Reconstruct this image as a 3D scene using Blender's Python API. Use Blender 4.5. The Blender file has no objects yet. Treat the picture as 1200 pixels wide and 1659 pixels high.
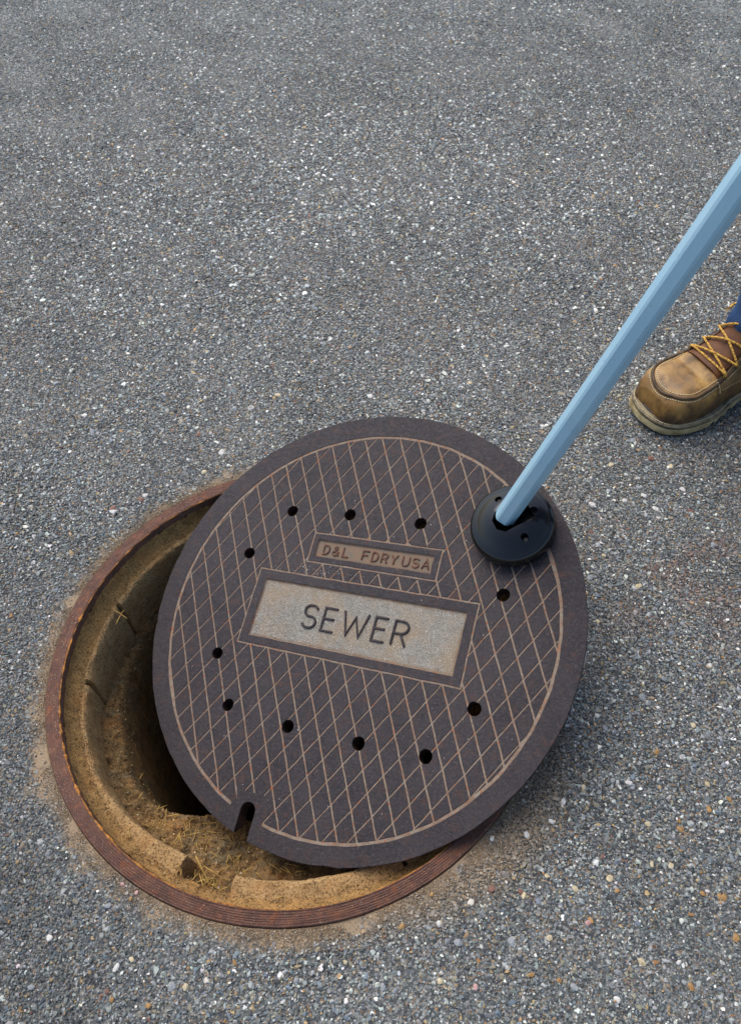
import bpy, bmesh, math, random
import numpy as np
from mathutils import Vector, Matrix, noise
from mathutils.geometry import delaunay_2d_cdt

random.seed(7)
RNG = np.random.default_rng(11)
sc = bpy.context.scene
COL = sc.collection
D2R = math.radians

# ------------------------------------------------------------------ camera
cam_d = bpy.data.cameras.new("camera")
cam = bpy.data.objects.new("camera", cam_d)
COL.objects.link(cam)
r_ = Vector((0.99922899, -0.03131874, -0.02367605))
u_ = Vector((0.03926091, 0.79709301, 0.60257888))
f_ = Vector((0.0, 0.60304383, -0.79770805))
M = Matrix((r_, u_, -f_)).transposed().to_4x4()
M.translation = (0, 0, 1.00935335)
cam.matrix_world = M
cam_d.sensor_fit = 'HORIZONTAL'
cam_d.sensor_width = 36.0
cam_d.lens = 1281.117 / 1200 * 36.0
cam_d.clip_start = 0.02
cam_d.clip_end = 500
cam_d.dof.use_dof = True
cam_d.dof.focus_distance = 1.08
cam_d.dof.aperture_fstop = 14
sc.camera = cam

# ------------------------------------------------------------------ light
SUN_EL, SUN_AZ = 55.0, 122.0      # azimuth: direction towards the sun, degrees ccw from +x
w = bpy.data.worlds.new("World"); sc.world = w; w.use_nodes = True
nt = w.node_tree; bg = nt.nodes['Background']
sky = nt.nodes.new('ShaderNodeTexSky'); sky.sky_type = 'NISHITA'; sky.sun_disc = False
sky.sun_elevation = D2R(SUN_EL); sky.sun_rotation = D2R(90 - SUN_AZ)
sky.air_density = 1.0; sky.dust_density = 2.5; sky.ozone_density = 1.0
nt.links.new(sky.outputs[0], bg.inputs[0]); bg.inputs[1].default_value = 0.15
sd = bpy.data.lights.new("sun", 'SUN'); sd.energy = 2.1; sd.angle = D2R(58); sd.color = (1.0, 0.96, 0.91)
sun = bpy.data.objects.new("sun", sd); COL.objects.link(sun)
sv = Vector((math.cos(D2R(SUN_AZ)) * math.cos(D2R(SUN_EL)), math.sin(D2R(SUN_AZ)) * math.cos(D2R(SUN_EL)), math.sin(D2R(SUN_EL))))
sun.rotation_euler = sv.to_track_quat('Z', 'Y').to_euler()
sun.location = sv * 10
sc.view_settings.view_transform = 'Standard'
sc.view_settings.look = 'None'
sc.view_settings.exposure = 0.32
sc.view_settings.gamma = 1.0
sc.view_settings.use_curve_mapping = False

# ------------------------------------------------------------------ helpers
def srgb(r, g, b):
    f = lambda c: (c / 255 / 12.92) if c / 255 <= 0.04045 else ((c / 255 + 0.055) / 1.055) ** 2.4
    return (f(r), f(g), f(b), 1.0)

class N:
    """small node-building helper"""
    def __init__(s, name, disp=False):
        s.m = bpy.data.materials.new(name); s.m.use_nodes = True
        s.t = s.m.node_tree; s.b = s.t.nodes['Principled BSDF']
    def n(s, typ, **kw):
        x = s.t.nodes.new(typ)
        for k, v in kw.items(): setattr(x, k, v)
        return x
    def l(s, a, b): s.t.links.new(a, b)
    def coord(s, kind='Object'):
        return s.n('ShaderNodeTexCoord').outputs[kind]
    def pos(s): return s.n('ShaderNodeNewGeometry').outputs['Position']
    def noise(s, vec, scale, detail=4, rough=0.55, lo=None, hi=None, dist=0.0):
        x = s.n('ShaderNodeTexNoise'); s.l(vec, x.inputs['Vector'])
        x.inputs['Scale'].default_value = scale; x.inputs['Detail'].default_value = detail
        x.inputs['Roughness'].default_value = rough; x.inputs['Distortion'].default_value = dist
        o = x.outputs['Fac']
        if lo is not None: o = s.rng(o, lo, hi)
        return o
    def rng(s, v, lo, hi, a=0.0, b=1.0):
        x = s.n('ShaderNodeMapRange'); s.l(v, x.inputs[0])
        x.inputs[1].default_value = lo; x.inputs[2].default_value = hi
        x.inputs[3].default_value = a; x.inputs[4].default_value = b
        return x.outputs[0]
    def mix(s, f, a, b, mode='MIX'):
        x = s.n('ShaderNodeMix', data_type='RGBA', blend_type=mode)
        if isinstance(f, (int, float)): x.inputs[0].default_value = f
        else: s.l(f, x.inputs[0])
        for i, v in ((6, a), (7, b)):
            if isinstance(v, tuple): x.inputs[i].default_value = v
            else: s.l(v, x.inputs[i])
        return x.outputs[2]
    def mth(s, op, a, b=0.0, c=None):
        x = s.n('ShaderNodeMath', operation=op)
        for i, v in enumerate((a, b) + ((c,) if c is not None else ())):
            if isinstance(v, (int, float)): x.inputs[i].default_value = v
            else: s.l(v, x.inputs[i])
        return x.outputs[0]
    def bump(s, h, strength=0.4, dist=0.001, prev=None):
        x = s.n('ShaderNodeBump'); s.l(h, x.inputs['Height'])
        x.inputs['Strength'].default_value = strength; x.inputs['Distance'].default_value = dist
        if prev is not None: s.l(prev, x.inputs['Normal'])
        return x.outputs[0]
    def fin(s, col=None, rough=0.7, nrm=None, metal=0.0, spec=0.5, **kw):
        if col is not None:
            if isinstance(col, tuple): s.b.inputs['Base Color'].default_value = col
            else: s.l(col, s.b.inputs['Base Color'])
        if isinstance(rough, (int, float)): s.b.inputs['Roughness'].default_value = rough
        else: s.l(rough, s.b.inputs['Roughness'])
        if nrm is not None: s.l(nrm, s.b.inputs['Normal'])
        s.b.inputs['Metallic'].default_value = metal
        s.b.inputs['Specular IOR Level'].default_value = spec
        for k, v in kw.items(): s.b.inputs[k].default_value = v
        return s.m

def mesh(name, verts, faces, mats=None, smooth=False, parent=None, link=True, mat=None):
    me = bpy.data.meshes.new(name)
    me.from_pydata([tuple(v) for v in verts], [], faces); me.update()
    if smooth: me.polygons.foreach_set('use_smooth', [True] * len(me.polygons))
    o = bpy.data.objects.new(name, me)
    if mat: me.materials.append(mat)
    if link: COL.objects.link(o)
    if parent: o.parent = parent
    return o

def bm_obj(name, bm, mat=None, parent=None, smooth=False):
    me = bpy.data.meshes.new(name)
    bmesh.ops.recalc_face_normals(bm, faces=bm.faces)
    bm.to_mesh(me); bm.free()
    if smooth: me.polygons.foreach_set('use_smooth', [True] * len(me.polygons))
    if mat: me.materials.append(mat)
    o = bpy.data.objects.new(name, me); COL.objects.link(o)
    if parent: o.parent = parent
    return o

def tag(o, label=None, cat=None, group=None, kind=None):
    if label: o['label'] = label
    if cat: o['category'] = cat
    if group: o['group'] = group
    if kind: o['kind'] = kind
    return o

def empty(name, loc=(0, 0, 0)):
    o = bpy.data.objects.new(name, None); COL.objects.link(o); o.location = loc
    o.empty_display_size = 0.05
    return o

def smooth_angle(o, deg=35):
    me = o.data
    me.polygons.foreach_set('use_smooth', [True] * len(me.polygons))
    me.set_sharp_from_angle(angle=D2R(deg))

def tube(pts, rad, seg=8, caps=True, flat=1.0):
    """verts, faces of a tube through pts; rad number or list"""
    pts = [Vector(p) for p in pts]; n = len(pts)
    if isinstance(rad, (int, float)): rad = [rad] * n
    V, F = [], []
    up = Vector((0, 0, 1)); prev = None
    for i, p in enumerate(pts):
        t = (pts[min(i + 1, n - 1)] - pts[max(i - 1, 0)]).normalized()
        a = t.cross(up if prev is None else prev)
        if prev is None:
            if a.length < 1e-3: a = t.cross(Vector((1, 0, 0)))
            a.normalize(); b = a.cross(t).normalized()
        else:
            b = (prev - t * prev.dot(t)).normalized(); a = t.cross(b).normalized()
        prev = b
        for k in range(seg):
            an = 2 * math.pi * k / seg
            V.append(p + (a * math.cos(an) + b * math.sin(an) * flat) * rad[i])
    for i in range(n - 1):
        for k in range(seg):
            k2 = (k + 1) % seg
            F.append((i * seg + k, i * seg + k2, (i + 1) * seg + k2, (i + 1) * seg + k))
    if caps:
        F.append(tuple(range(seg))[::-1]); F.append(tuple((n - 1) * seg + k for k in range(seg)))
    return V, F

def lathe(profile, seg=128, close=False):
    """profile [(r,z)] -> verts, faces"""
    V, F = [], []
    for (r, z) in profile:
        for k in range(seg):
            a = 2 * math.pi * k / seg
            V.append(Vector((r * math.cos(a), r * math.sin(a), z)))
    n = len(profile)
    for i in range(n - 1 if not close else n):
        i2 = (i + 1) % n
        for k in range(seg):
            k2 = (k + 1) % seg
            F.append((i * seg + k, i * seg + k2, i2 * seg + k2, i2 * seg + k))
    return V, F

# ------------------------------------------------------------------ constants of the place
RX, RY = -0.11406699, 0.51334775       # centre of the manhole
R_IN, R_OUT = 0.3255, 0.3443            # lip
CC = Vector((-0.03334034, 0.55219248, 0.03739825))     # centre of the tilted cover's top face
CU = Vector((0.89914958, -0.36534961, 0.24093506))
CV = Vector((0.29531723, 0.91281092, 0.28207085))
CN = Vector((-0.32298263, -0.18247161, 0.92864758))
R_COV = 0.3218

def clean_region(x, y):
    return math.hypot(x - RX, y - RY)

# ------------------------------------------------------------------ materials
def FARMIX(k, p):
    # beyond the built stones the sheet itself carries the aggregate
    d = k.n('ShaderNodeVectorMath', operation='DISTANCE'); k.l(p, d.inputs[0]); d.inputs[1].default_value = (0, 1.2, 0)
    return k.rng(d.outputs['Value'], .9, 1.9)
def mat_road():
    k = N('asphalt_binder'); p = k.pos()
    c = k.mix(k.noise(p, 420, 3, .6, .35, .65), srgb(40, 42, 44), srgb(84, 86, 84))
    v = k.n('ShaderNodeTexVoronoi'); k.l(p, v.inputs['Vector']); v.inputs['Scale'].default_value = 420
    sp = k.n('ShaderNodeSeparateColor'); k.l(v.outputs['Color'], sp.inputs[0])
    c = k.mix(k.rng(sp.outputs[0], .55, .95), c, srgb(150, 148, 143))
    c = k.mix(k.rng(sp.outputs[1], .88, .95, 0, .7), c, srgb(160, 122, 80))
    v2 = k.n('ShaderNodeTexVoronoi'); k.l(p, v2.inputs['Vector']); v2.inputs['Scale'].default_value = 210
    s2 = k.n('ShaderNodeSeparateColor'); k.l(v2.outputs['Color'], s2.inputs[0])
    fc = k.mix(s2.outputs[0], srgb(84, 89, 89), srgb(138, 142, 138)); fc = k.mix(k.rng(s2.outputs[1], .86, .97), fc, srgb(190, 188, 178))
    c = k.mix(k.rng(v2.outputs['Distance'], .2, .75, 0, .5), k.mix(.5, c, fc), srgb(50, 52, 54)) if False else k.mix(FARMIX(k, p), c, fc)
    # tan dust packed round the iron ring
    vm = k.n('ShaderNodeVectorMath', operation='DISTANCE'); k.l(p, vm.inputs[0]); vm.inputs[1].default_value = (RX, RY, 0)
    d = k.mth('ADD', vm.outputs['Value'], k.rng(k.noise(p, 28, 5, .6), 0.25, .75, -.03, .03))
    c = k.mix(k.rng(d, .350, .368, .9, 0), c, k.mix(k.noise(p, 900, 3, .6), srgb(120, 100, 78), srgb(190, 165, 132)))
    h = k.noise(p, 700, 4, .7)
    return k.fin(c, .85, k.bump(h, .9, .0012), spec=.3)

def mat_stone():
    k = N('aggregate'); a = k.n('ShaderNodeAttribute', attribute_type='INSTANCER', attribute_name='scol')
    p = k.pos()
    c = k.mix(k.noise(p, 900, 3, .6, .3, .7), a.outputs['Color'], srgb(120, 118, 114), 'OVERLAY')
    c = k.mix(.35, a.outputs['Color'], c)
    return k.fin(c, .62, k.bump(k.noise(p, 1400, 3, .6), .5, .0005), spec=.45)

def mat_pebble(name, col, col2):
    k = N(name); p = k.pos()
    c = k.mix(k.noise(p, 300, 4, .6, .35, .65), col, col2)
    return k.fin(c, .6, k.bump(k.noise(p, 900, 3, .6), .5, .0006), spec=.4)

def mat_iron():
    k = N('cast_iron'); p = k.coord()
    c = k.mix(k.noise(p, 35, 5, .6, .3, .7), srgb(33, 30, 35), srgb(50, 42, 44))
    c = k.mix(k.noise(p, 7, 6, .7, .42, .62), c, srgb(53, 47, 49))
    c = k.mix(k.noise(p, 260, 4, .65, .52, .68), c, srgb(74, 62, 59))
    c = k.mix(k.noise(p, 420, 3, .6, .58, .72), c, srgb(29, 27, 31))
    c = k.mix(k.mth('MULTIPLY', k.noise(p, 60, 6, .7, .54, .68), .5), c, srgb(88, 54, 40))
    c = k.mix(k.noise(p, 1500, 2, .5, .70, .78), c, srgb(170, 165, 160))
    h = k.mth('ADD', k.noise(p, 300, 4, .7), k.mth('MULTIPLY', k.noise(p, 1300, 3, .6), .5))
    return k.fin(c, k.rng(k.noise(p, 150, 4, .6), .3, .7, .5, .78), k.bump(h, 1.0, .0014), spec=.45)

def mat_groove():
    k = N('rusty_dust'); p = k.coord()
    c = k.mix(k.noise(p, 90, 5, .65, .35, .65), srgb(130, 106, 88), srgb(146, 134, 118))
    c = k.mix(k.noise(p, 140, 5, .7, .55, .66), c, srgb(160, 92, 50))
    c = k.mix(k.noise(p, 300, 4, .7, .55, .70), c, srgb(98, 76, 64))
    return k.fin(c, .9, k.bump(k.noise(p, 900, 4, .7), .8, .0009), spec=.2)

def mat_panel():
    k = N('dusty_panel'); p = k.coord()
    c = k.mix(k.noise(p, 60, 6, .7, .3, .7), srgb(116, 111, 100), srgb(142, 138, 128))
    c = k.mix(k.noise(p, 520, 5, .75, .50, .62), c, srgb(94, 86, 76))
    c = k.mix(k.noise(p, 18, 5, .7, .45, .62), c, srgb(134, 118, 96))
    c = k.mix(k.mth('MULTIPLY', k.noise(p, 45, 6, .7, .58, .70), .3), c, srgb(160, 124, 92))
    c = k.mix(k.noise(p, 1300, 2, .5, .60, .68), c, srgb(206, 202, 194))
    sx = k.n('ShaderNodeSeparateXYZ'); k.l(p, sx.inputs[0])
    ex = k.mth('SUBTRACT', .1575, k.mth('ABSOLUTE', k.mth('SUBTRACT', sx.outputs[0], .0055)))
    ey = k.mth('SUBTRACT', .0438, k.mth('ABSOLUTE', k.mth('ADD', sx.outputs[1], .00925)))
    ed = k.mth('ADD', k.mth('MINIMUM', ex, ey), k.rng(k.noise(p, 90, 5, .7), .2, .8, -.003, .003))
    c = k.mix(k.rng(ed, .0005, .0055, .85, 0), c, srgb(118, 94, 72))
    return k.fin(c, .75, k.bump(k.noise(p, 700, 4, .7), .7, .0008), spec=.35)

def mat_rust(name='rusty_lip', ridges=True):
    k = N(name); p = k.coord()
    c = k.mix(k.noise(p, 45, 6, .7, .35, .65), srgb(84, 60, 52), srgb(112, 78, 62))
    c = k.mix(k.mth('MULTIPLY', k.noise(p, 80, 6, .7, .52, .70), .6), c, srgb(150, 88, 52))
    c = k.mix(k.noise(p, 500, 3, .6, .58, .70), c, srgb(66, 50, 46))
    c = k.mix(k.noise(p, 900, 2, .5, .66, .72), c, srgb(200, 184, 160))
    h = k.noise(p, 420, 5, .7)
    return k.fin(c, .8, k.bump(h, .8, .0012), spec=.3)

def mat_dirt(name='dirt', a=(112, 88, 58), b=(162, 130, 84), rust=True):
    clean = name != 'dirt'
    k = N(name); p = k.pos()
    c = k.mix(k.noise(p, 45, 6, .7, .3, .7), srgb(*a), srgb(*b))
    c = k.mix(k.mth('MULTIPLY', k.noise(p, 70, 6, .75, .50, .64), .4 if clean else 1.0), c, srgb(84, 62, 38))
    if name == 'dirt': c = k.mix(k.noise(p, 30, 6, .75, .50, .60), c, srgb(126, 112, 86))
    c = k.mix(k.noise(p, 380, 5, .7, .48, .64), c, srgb(80, 60, 36))
    if rust: c = k.mix(k.mth('MULTIPLY', k.noise(p, 22, 5, .65, .5, .66), .4), c, srgb(176, 122, 68))
    c = k.mix(k.noise(p, 1000, 3, .6, .62, .74), c, srgb(206, 184, 142))
    h = k.mth('ADD', k.noise(p, 160, 6, .75), k.mth('MULTIPLY', k.noise(p, 900, 4, .7), .4))
    return k.fin(c, .92, k.bump(h, .9, .003), spec=.15)

M_ROAD, M_STONE, M_IRON, M_GROOVE, M_PANEL, M_RUST = mat_road(), mat_stone(), mat_iron(), mat_groove(), mat_panel(), mat_rust()
M_DIRT = mat_dirt(); M_CONC = mat_dirt('dusty_concrete', (170, 134, 88), (204, 168, 118))
def mat_simple(name, col, rough=.6, spec=.5, bumps=0, metal=0, var=None, vs=40):
    k = N(name); p = k.coord()
    c = col
    if var: c = k.mix(k.noise(p, vs, 5, .6, .35, .65), col, var)
    nr = k.bump(k.noise(p, bumps, 4, .6), .4, .0006) if bumps else None
    return k.fin(c, rough, nr, metal, spec)

# ------------------------------------------------------------------ the road sheet
def build_road():
    seg = 360
    radii = [R_OUT + 0.0006] + [R_OUT + .003 + .004 * i for i in range(12)]
    r = radii[-1]
    while r < 60:
        r *= 1.035 if r < 4 else 1.25
        radii.append(r)
    V, F = [], []
    for i, r in enumerate(radii):
        for k in range(seg):
            a = 2 * math.pi * k / seg
            x, y = RX + r * math.cos(a), RY + r * math.sin(a)
            z = -0.0012 + (0.0008 * noise.noise(Vector((x * 60, y * 60, 0))) if r < 4 else 0) + ground_wave(x, y)
            V.append((x, y, z))
    for i in range(len(radii) - 1):
        for k in range(seg):
            k2 = (k + 1) % seg
            F.append((i * seg + k, (i + 1) * seg + k, (i + 1) * seg + k2, i * seg + k2))
    # the cut edge of the asphalt going down beside the ring
    b = len(V)
    for k in range(seg):
        V.append((V[k][0], V[k][1], -0.05))
    for k in range(seg):
        k2 = (k + 1) % seg
        F.append((k, k2, b + k2, b + k))
    o = mesh('road', V, F, mat=M_ROAD, smooth=True)
    return tag(o, 'weathered grey asphalt road round the open manhole', kind='structure')

def ground_wave(x, y):
    return 0.0012 * noise.noise(Vector((x * 6, y * 6, 3.1)))
road = build_road()

# ------------------------------------------------------------------ stones: prototypes and scatter
def hull_stone(seed, n=13, flat=.6):
    rr = random.Random(seed); bm = bmesh.new()
    for i in range(n):
        v = Vector((rr.gauss(0, 1), rr.gauss(0, 1), rr.gauss(0, 1))).normalized()
        v *= rr.uniform(.8, 1.08)
        v.z = max(-.7, min(.62, v.z)) * flat
        bm.verts.new(v * .5)
    r = bmesh.ops.convex_hull(bm, input=bm.verts)
    bmesh.ops.delete(bm, geom=[e for e in r['geom_interior'] if isinstance(e, bmesh.types.BMVert)], context='VERTS')
    return bm

PROTO = bpy.data.collections.new('stone_shapes')
for i in range(14):
    bm = hull_stone(100 + i)
    me = bpy.data.meshes.new('stone'); bm.to_mesh(me); bm.free(); me.materials.append(M_STONE)
    PROTO.objects.link(bpy.data.objects.new('stone', me))

def instance_tree(coll):
    g = bpy.data.node_groups.new('scatter', 'GeometryNodeTree')
    g.interface.new_socket('Geometry', in_out='INPUT', socket_type='NodeSocketGeometry')
    g.interface.new_socket('Geometry', in_out='OUTPUT', socket_type='NodeSocketGeometry')
    gi, go = g.nodes.new('NodeGroupInput'), g.nodes.new('NodeGroupOutput')
    ip = g.nodes.new('GeometryNodeInstanceOnPoints')
    ci = g.nodes.new('GeometryNodeCollectionInfo'); ci.inputs['Collection'].default_value = coll
    ci.inputs['Separate Children'].default_value = True; ci.inputs['Reset Children'].default_value = True
    def attr(name, t):
        a = g.nodes.new('GeometryNodeInputNamedAttribute'); a.data_type = t; a.inputs['Name'].default_value = name
        return a.outputs[0]
    er = g.nodes.new('FunctionNodeEulerToRotation')
    g.links.new(attr('srot', 'FLOAT_VECTOR'), er.inputs[0])
    g.links.new(gi.outputs[0], ip.inputs['Points']); g.links.new(ci.outputs[0], ip.inputs['Instance'])
    ip.inputs['Pick Instance'].default_value = True
    g.links.new(attr('sidx', 'INT'), ip.inputs['Instance Index'])
    g.links.new(er.outputs[0], ip.inputs['Rotation'])
    g.links.new(attr('sscl', 'FLOAT_VECTOR'), ip.inputs['Scale'])
    g.links.new(ip.outputs[0], go.inputs[0])
    return g
GN = instance_tree(PROTO)

def scatter(name, P, ROT, SCL, COLR, label, idx=None):
    n = len(P); me = bpy.data.meshes.new(name); me.vertices.add(n)
    me.vertices.foreach_set('co', np.asarray(P, np.float32).ravel())
    for nm, typ, key, arr in (('srot', 'FLOAT_VECTOR', 'vector', ROT), ('sscl', 'FLOAT_VECTOR', 'vector', SCL)):
        a = me.attributes.new(nm, typ, 'POINT'); a.data.foreach_set(key, np.asarray(arr, np.float32).ravel())
    a = me.attributes.new('scol', 'FLOAT_COLOR', 'POINT'); a.data.foreach_set('color', np.asarray(COLR, np.float32).ravel())
    a = me.attributes.new('sidx', 'INT', 'POINT')
    a.data.foreach_set('value', (RNG.integers(0, 14, n) if idx is None else idx).astype(np.int32))
    me.update()
    o = bpy.data.objects.new(name, me); COL.objects.link(o)
    md = o.modifiers.new('scatter', 'NODES'); md.node_group = GN
    return tag(o, label, kind='stuff')

def pal(cols, wts, n, jit=.13):
    c = np.array([srgb(*x) for x in cols]); w_ = np.array(wts, float); w_ /= w_.sum()
    i = RNG.choice(len(cols), n, p=w_); out = c[i].copy()
    out[:, :3] *= RNG.normal(1, jit, (n, 1)).clip(.5, 1.6)
    out[:, :3] *= RNG.normal(1, .03, (n, 3)).clip(.9, 1.1)
    return out
STONE_COLS = [(102, 108, 108), (130, 135, 133), (68, 71, 73), (160, 164, 160), (194, 196, 188), (232, 230, 220), (150, 142, 120), (178, 152, 108), (168, 124, 72), (136, 100, 82), (112, 124, 132)]
STONE_W = [24, 23, 15, 14, 8, 2.6, 9, 3.0, .6, .8, 9]

def vnoise(x, y, s, z=0.0):
    # cheap smooth value noise on a numpy lattice
    X, Y = x * s + 1000, y * s + 1000
    xi, yi = np.floor(X).astype(int), np.floor(Y).astype(int); fx, fy = X - xi, Y - yi
    fx, fy = fx * fx * (3 - 2 * fx), fy * fy * (3 - 2 * fy)
    def h(a, b):
        q = np.sin(a * 127.1 + b * 311.7 + z * 74.7) * 43758.5453
        return q - np.floor(q)
    return (h(xi, yi) * (1 - fx) + h(xi + 1, yi) * fx) * (1 - fy) + (h(xi, yi + 1) * (1 - fx) + h(xi + 1, yi + 1) * fx) * fy

def in_view_mask(x, y, m=.06):
    # the trapezoid of road in front of the camera plus a margin
    xl = -.423 + (y - .087) * (-1.127 + .423) / 2.8
    xr = .373 + (y - .061) * (1.19 - .373) / 2.6
    s_ = vnoise(x, y, 9, 6) * .08 - .04
    return (x > xl - .14 - m + s_) & (x < xr + .14 + m + s_) & (y > -.06 - m + s_)

def stones_layer(cell, dmin, dmax, z_top, sparse=0.0, ymax=3.0, wide=.06):
    xs = np.arange(-1.35 - wide, 1.45 + wide, cell); ys = np.arange(-.12 - wide, ymax + wide * .5, cell)
    X, Y = np.meshgrid(xs, ys); X = X.ravel(); Y = Y.ravel()
    X = X + RNG.uniform(-.5, .5, X.size) * cell; Y = Y + RNG.uniform(-.5, .5, Y.size) * cell
    rr = np.hypot(X - RX, Y - RY)
    k = in_view_mask(X, Y, wide) & (Y < ymax + RNG.normal(0, .03, X.size) + wide * .4) & (rr > R_OUT + dmax * .55 + .0015) & (RNG.random(X.size) > sparse)
    # fewer stones in the dust strip next to the ring
    edge = .357 + (vnoise(X, Y, 30) - .5) * .032
    k &= (rr > edge) | (RNG.random(X.size) < (.16 if dmax > .003 else .5))
    X, Y = X[k], Y[k]; n = X.size
    d = RNG.uniform(dmin, dmax, n) * RNG.choice([.8, 1, 1.15], n)
    S = np.c_[d * RNG.uniform(.85, 1.35, n), d * RNG.uniform(.7, 1.0, n), d * RNG.uniform(.6, 1.0, n)]
    top = RNG.normal(z_top, .0004, n)
    gw = .0012 * 0
    Z = top - S[:, 2] * .30 + gw
    R = np.c_[RNG.normal(0, .28, n), RNG.normal(0, .28, n), RNG.uniform(0, 6.283, n)]
    return np.c_[X, Y, Z], R, S

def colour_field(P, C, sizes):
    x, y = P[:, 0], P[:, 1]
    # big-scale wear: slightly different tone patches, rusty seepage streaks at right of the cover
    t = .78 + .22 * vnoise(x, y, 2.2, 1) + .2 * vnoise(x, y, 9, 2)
    # painted light: brighter middle, shade to the lower left, soft shadow by the person's boot
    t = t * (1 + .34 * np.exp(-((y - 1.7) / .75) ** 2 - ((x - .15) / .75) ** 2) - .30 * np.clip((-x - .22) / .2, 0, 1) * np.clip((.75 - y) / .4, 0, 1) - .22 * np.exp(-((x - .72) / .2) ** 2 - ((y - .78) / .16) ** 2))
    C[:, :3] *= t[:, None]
    st = np.exp(-(((x - .46) / .16) ** 2 + ((y - .64) / .14) ** 2)) * (vnoise(x, y, 24, 5) > .62)
    st = st * (RNG.random(x.size) < .55)
    rust = np.array(srgb(150, 92, 58)[:3])
    C[:, :3] = C[:, :3] * (1 - .45 * st[:, None]) + rust * .45 * st[:, None]
    rr = np.hypot(x - RX, y - RY)
    an0 = np.degrees(np.arctan2(y - RY, x - RX)); wd = np.exp(-((an0 + 42) / 26) ** 2)
    near = np.clip((.375 + .045 * wd - rr) / .03, 0, 1) * (.5 + .15 * wd)
    tan = np.array(srgb(158, 136, 106)[:3])
    C[:, :3] = C[:, :3] * (1 - near[:, None]) + tan * near[:, None]
    # soft shadow of the lifted cover, painted as a darker strip beside it
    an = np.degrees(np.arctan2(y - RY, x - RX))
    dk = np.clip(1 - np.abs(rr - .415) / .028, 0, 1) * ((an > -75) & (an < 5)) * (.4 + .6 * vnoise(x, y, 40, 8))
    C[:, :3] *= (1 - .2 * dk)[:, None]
    return C

LAY = [stones_layer(.0105, .0060, .0100, .0008, .50, wide=.55), stones_layer(.0066, .0040, .0062, .0005, .15, wide=.5),
       stones_layer(.0041, .0026, .0040, .0002, .06, wide=.3), stones_layer(.0026, .0014, .0023, -.0002, .25, 1.15)]
# the road is coarser further off: bigger pale chips stand out there
fx = stones_layer(.0135, .0080, .0135, .0009, .42)
kf = RNG.random(len(fx[0])) < np.clip((fx[0][:, 1] - .85) / .7, 0, 1)
NF = int(kf.sum()); LAY.append((fx[0][kf], fx[1][kf], fx[2][kf]))
P = np.vstack([l[0] for l in LAY]); R = np.vstack([l[1] for l in LAY]); S = np.vstack([l[2] for l in LAY])
# follow the gentle waves of the road sheet
gz = np.array([ground_wave(a, b) for a, b in P[:, :2]]) if False else 0
C0 = pal(STONE_COLS, STONE_W, len(P)); C0[len(P) - NF:] = pal(STONE_COLS, [8, 16, 8, 20, 18, 9, 10, 3, .5, .6, 8], NF)
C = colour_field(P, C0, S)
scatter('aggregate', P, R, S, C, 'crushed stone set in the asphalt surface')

# ------------------------------------------------------------------ manhole frame (iron ring)
def ang_noise(phi, s, z, amp):
    return amp * noise.noise(Vector((math.cos(phi) * s, math.sin(phi) * s, z)))

frame = empty('manhole_ring', (RX, RY, 0))
tag(frame, 'rust brown iron manhole ring set in the asphalt round the open hole', 'manhole ring')
def ring_part(name, prof, mat, seg=720, nz=.0004, parent=None, sharp=28, fade=False):
    V, F = lathe(prof, seg)
    W = []
    for i, v in enumerate(V):
        phi = 2 * math.pi * (i % seg) / seg
        j = i // seg
        dr = ang_noise(phi, 14, j * .35, nz) + ang_noise(phi, 60, j * .9, nz * .8)
        dz = ang_noise(phi, 22, 5 + j * .4, nz) + ang_noise(phi, 90, 9 + j, nz * .5) - max(0, ang_noise(phi, 34, 20 + j * .12, 1) - .18) * nz * 4
        r = math.hypot(v.x, v.y); k = (r + dr) / r
        if fade and v.z > .001 and R_IN + .001 < r < R_OUT - .001:
            a_ = math.degrees(phi) % 360; wg = max(.12, min(1, (a_ - 205) / 30)) if a_ > 90 else .6
            v.z = .0019 + (v.z - .0019) * wg * (1 + .8 * noise.noise(Vector((math.cos(phi) * 12, math.sin(phi) * 12, j * .8))))
        W.append((v.x * k, v.y * k, v.z + dz))
    o = mesh(name, W, F, mat=mat, parent=parent); smooth_angle(o, sharp)
    return o
prof = [(R_OUT, -.05), (R_OUT, -.001), (R_OUT - .0008, .0015)]
nr = 6
for i in range(nr):                                   # fine turned ridges on top of the lip
    r0 = R_OUT - .0012 - i * .0026
    prof += [(r0, .0022), (r0 - .0017, .0023), (r0 - .0021, .0014), (r0 - .0025, .0015)]
prof += [(R_IN + .0012, .0026), (R_IN + .0002, .0016), (R_IN - .0008, -.003), (R_IN - .002, -.012)]
ring_part('lip', prof, M_RUST, parent=frame, fade=True)
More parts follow.
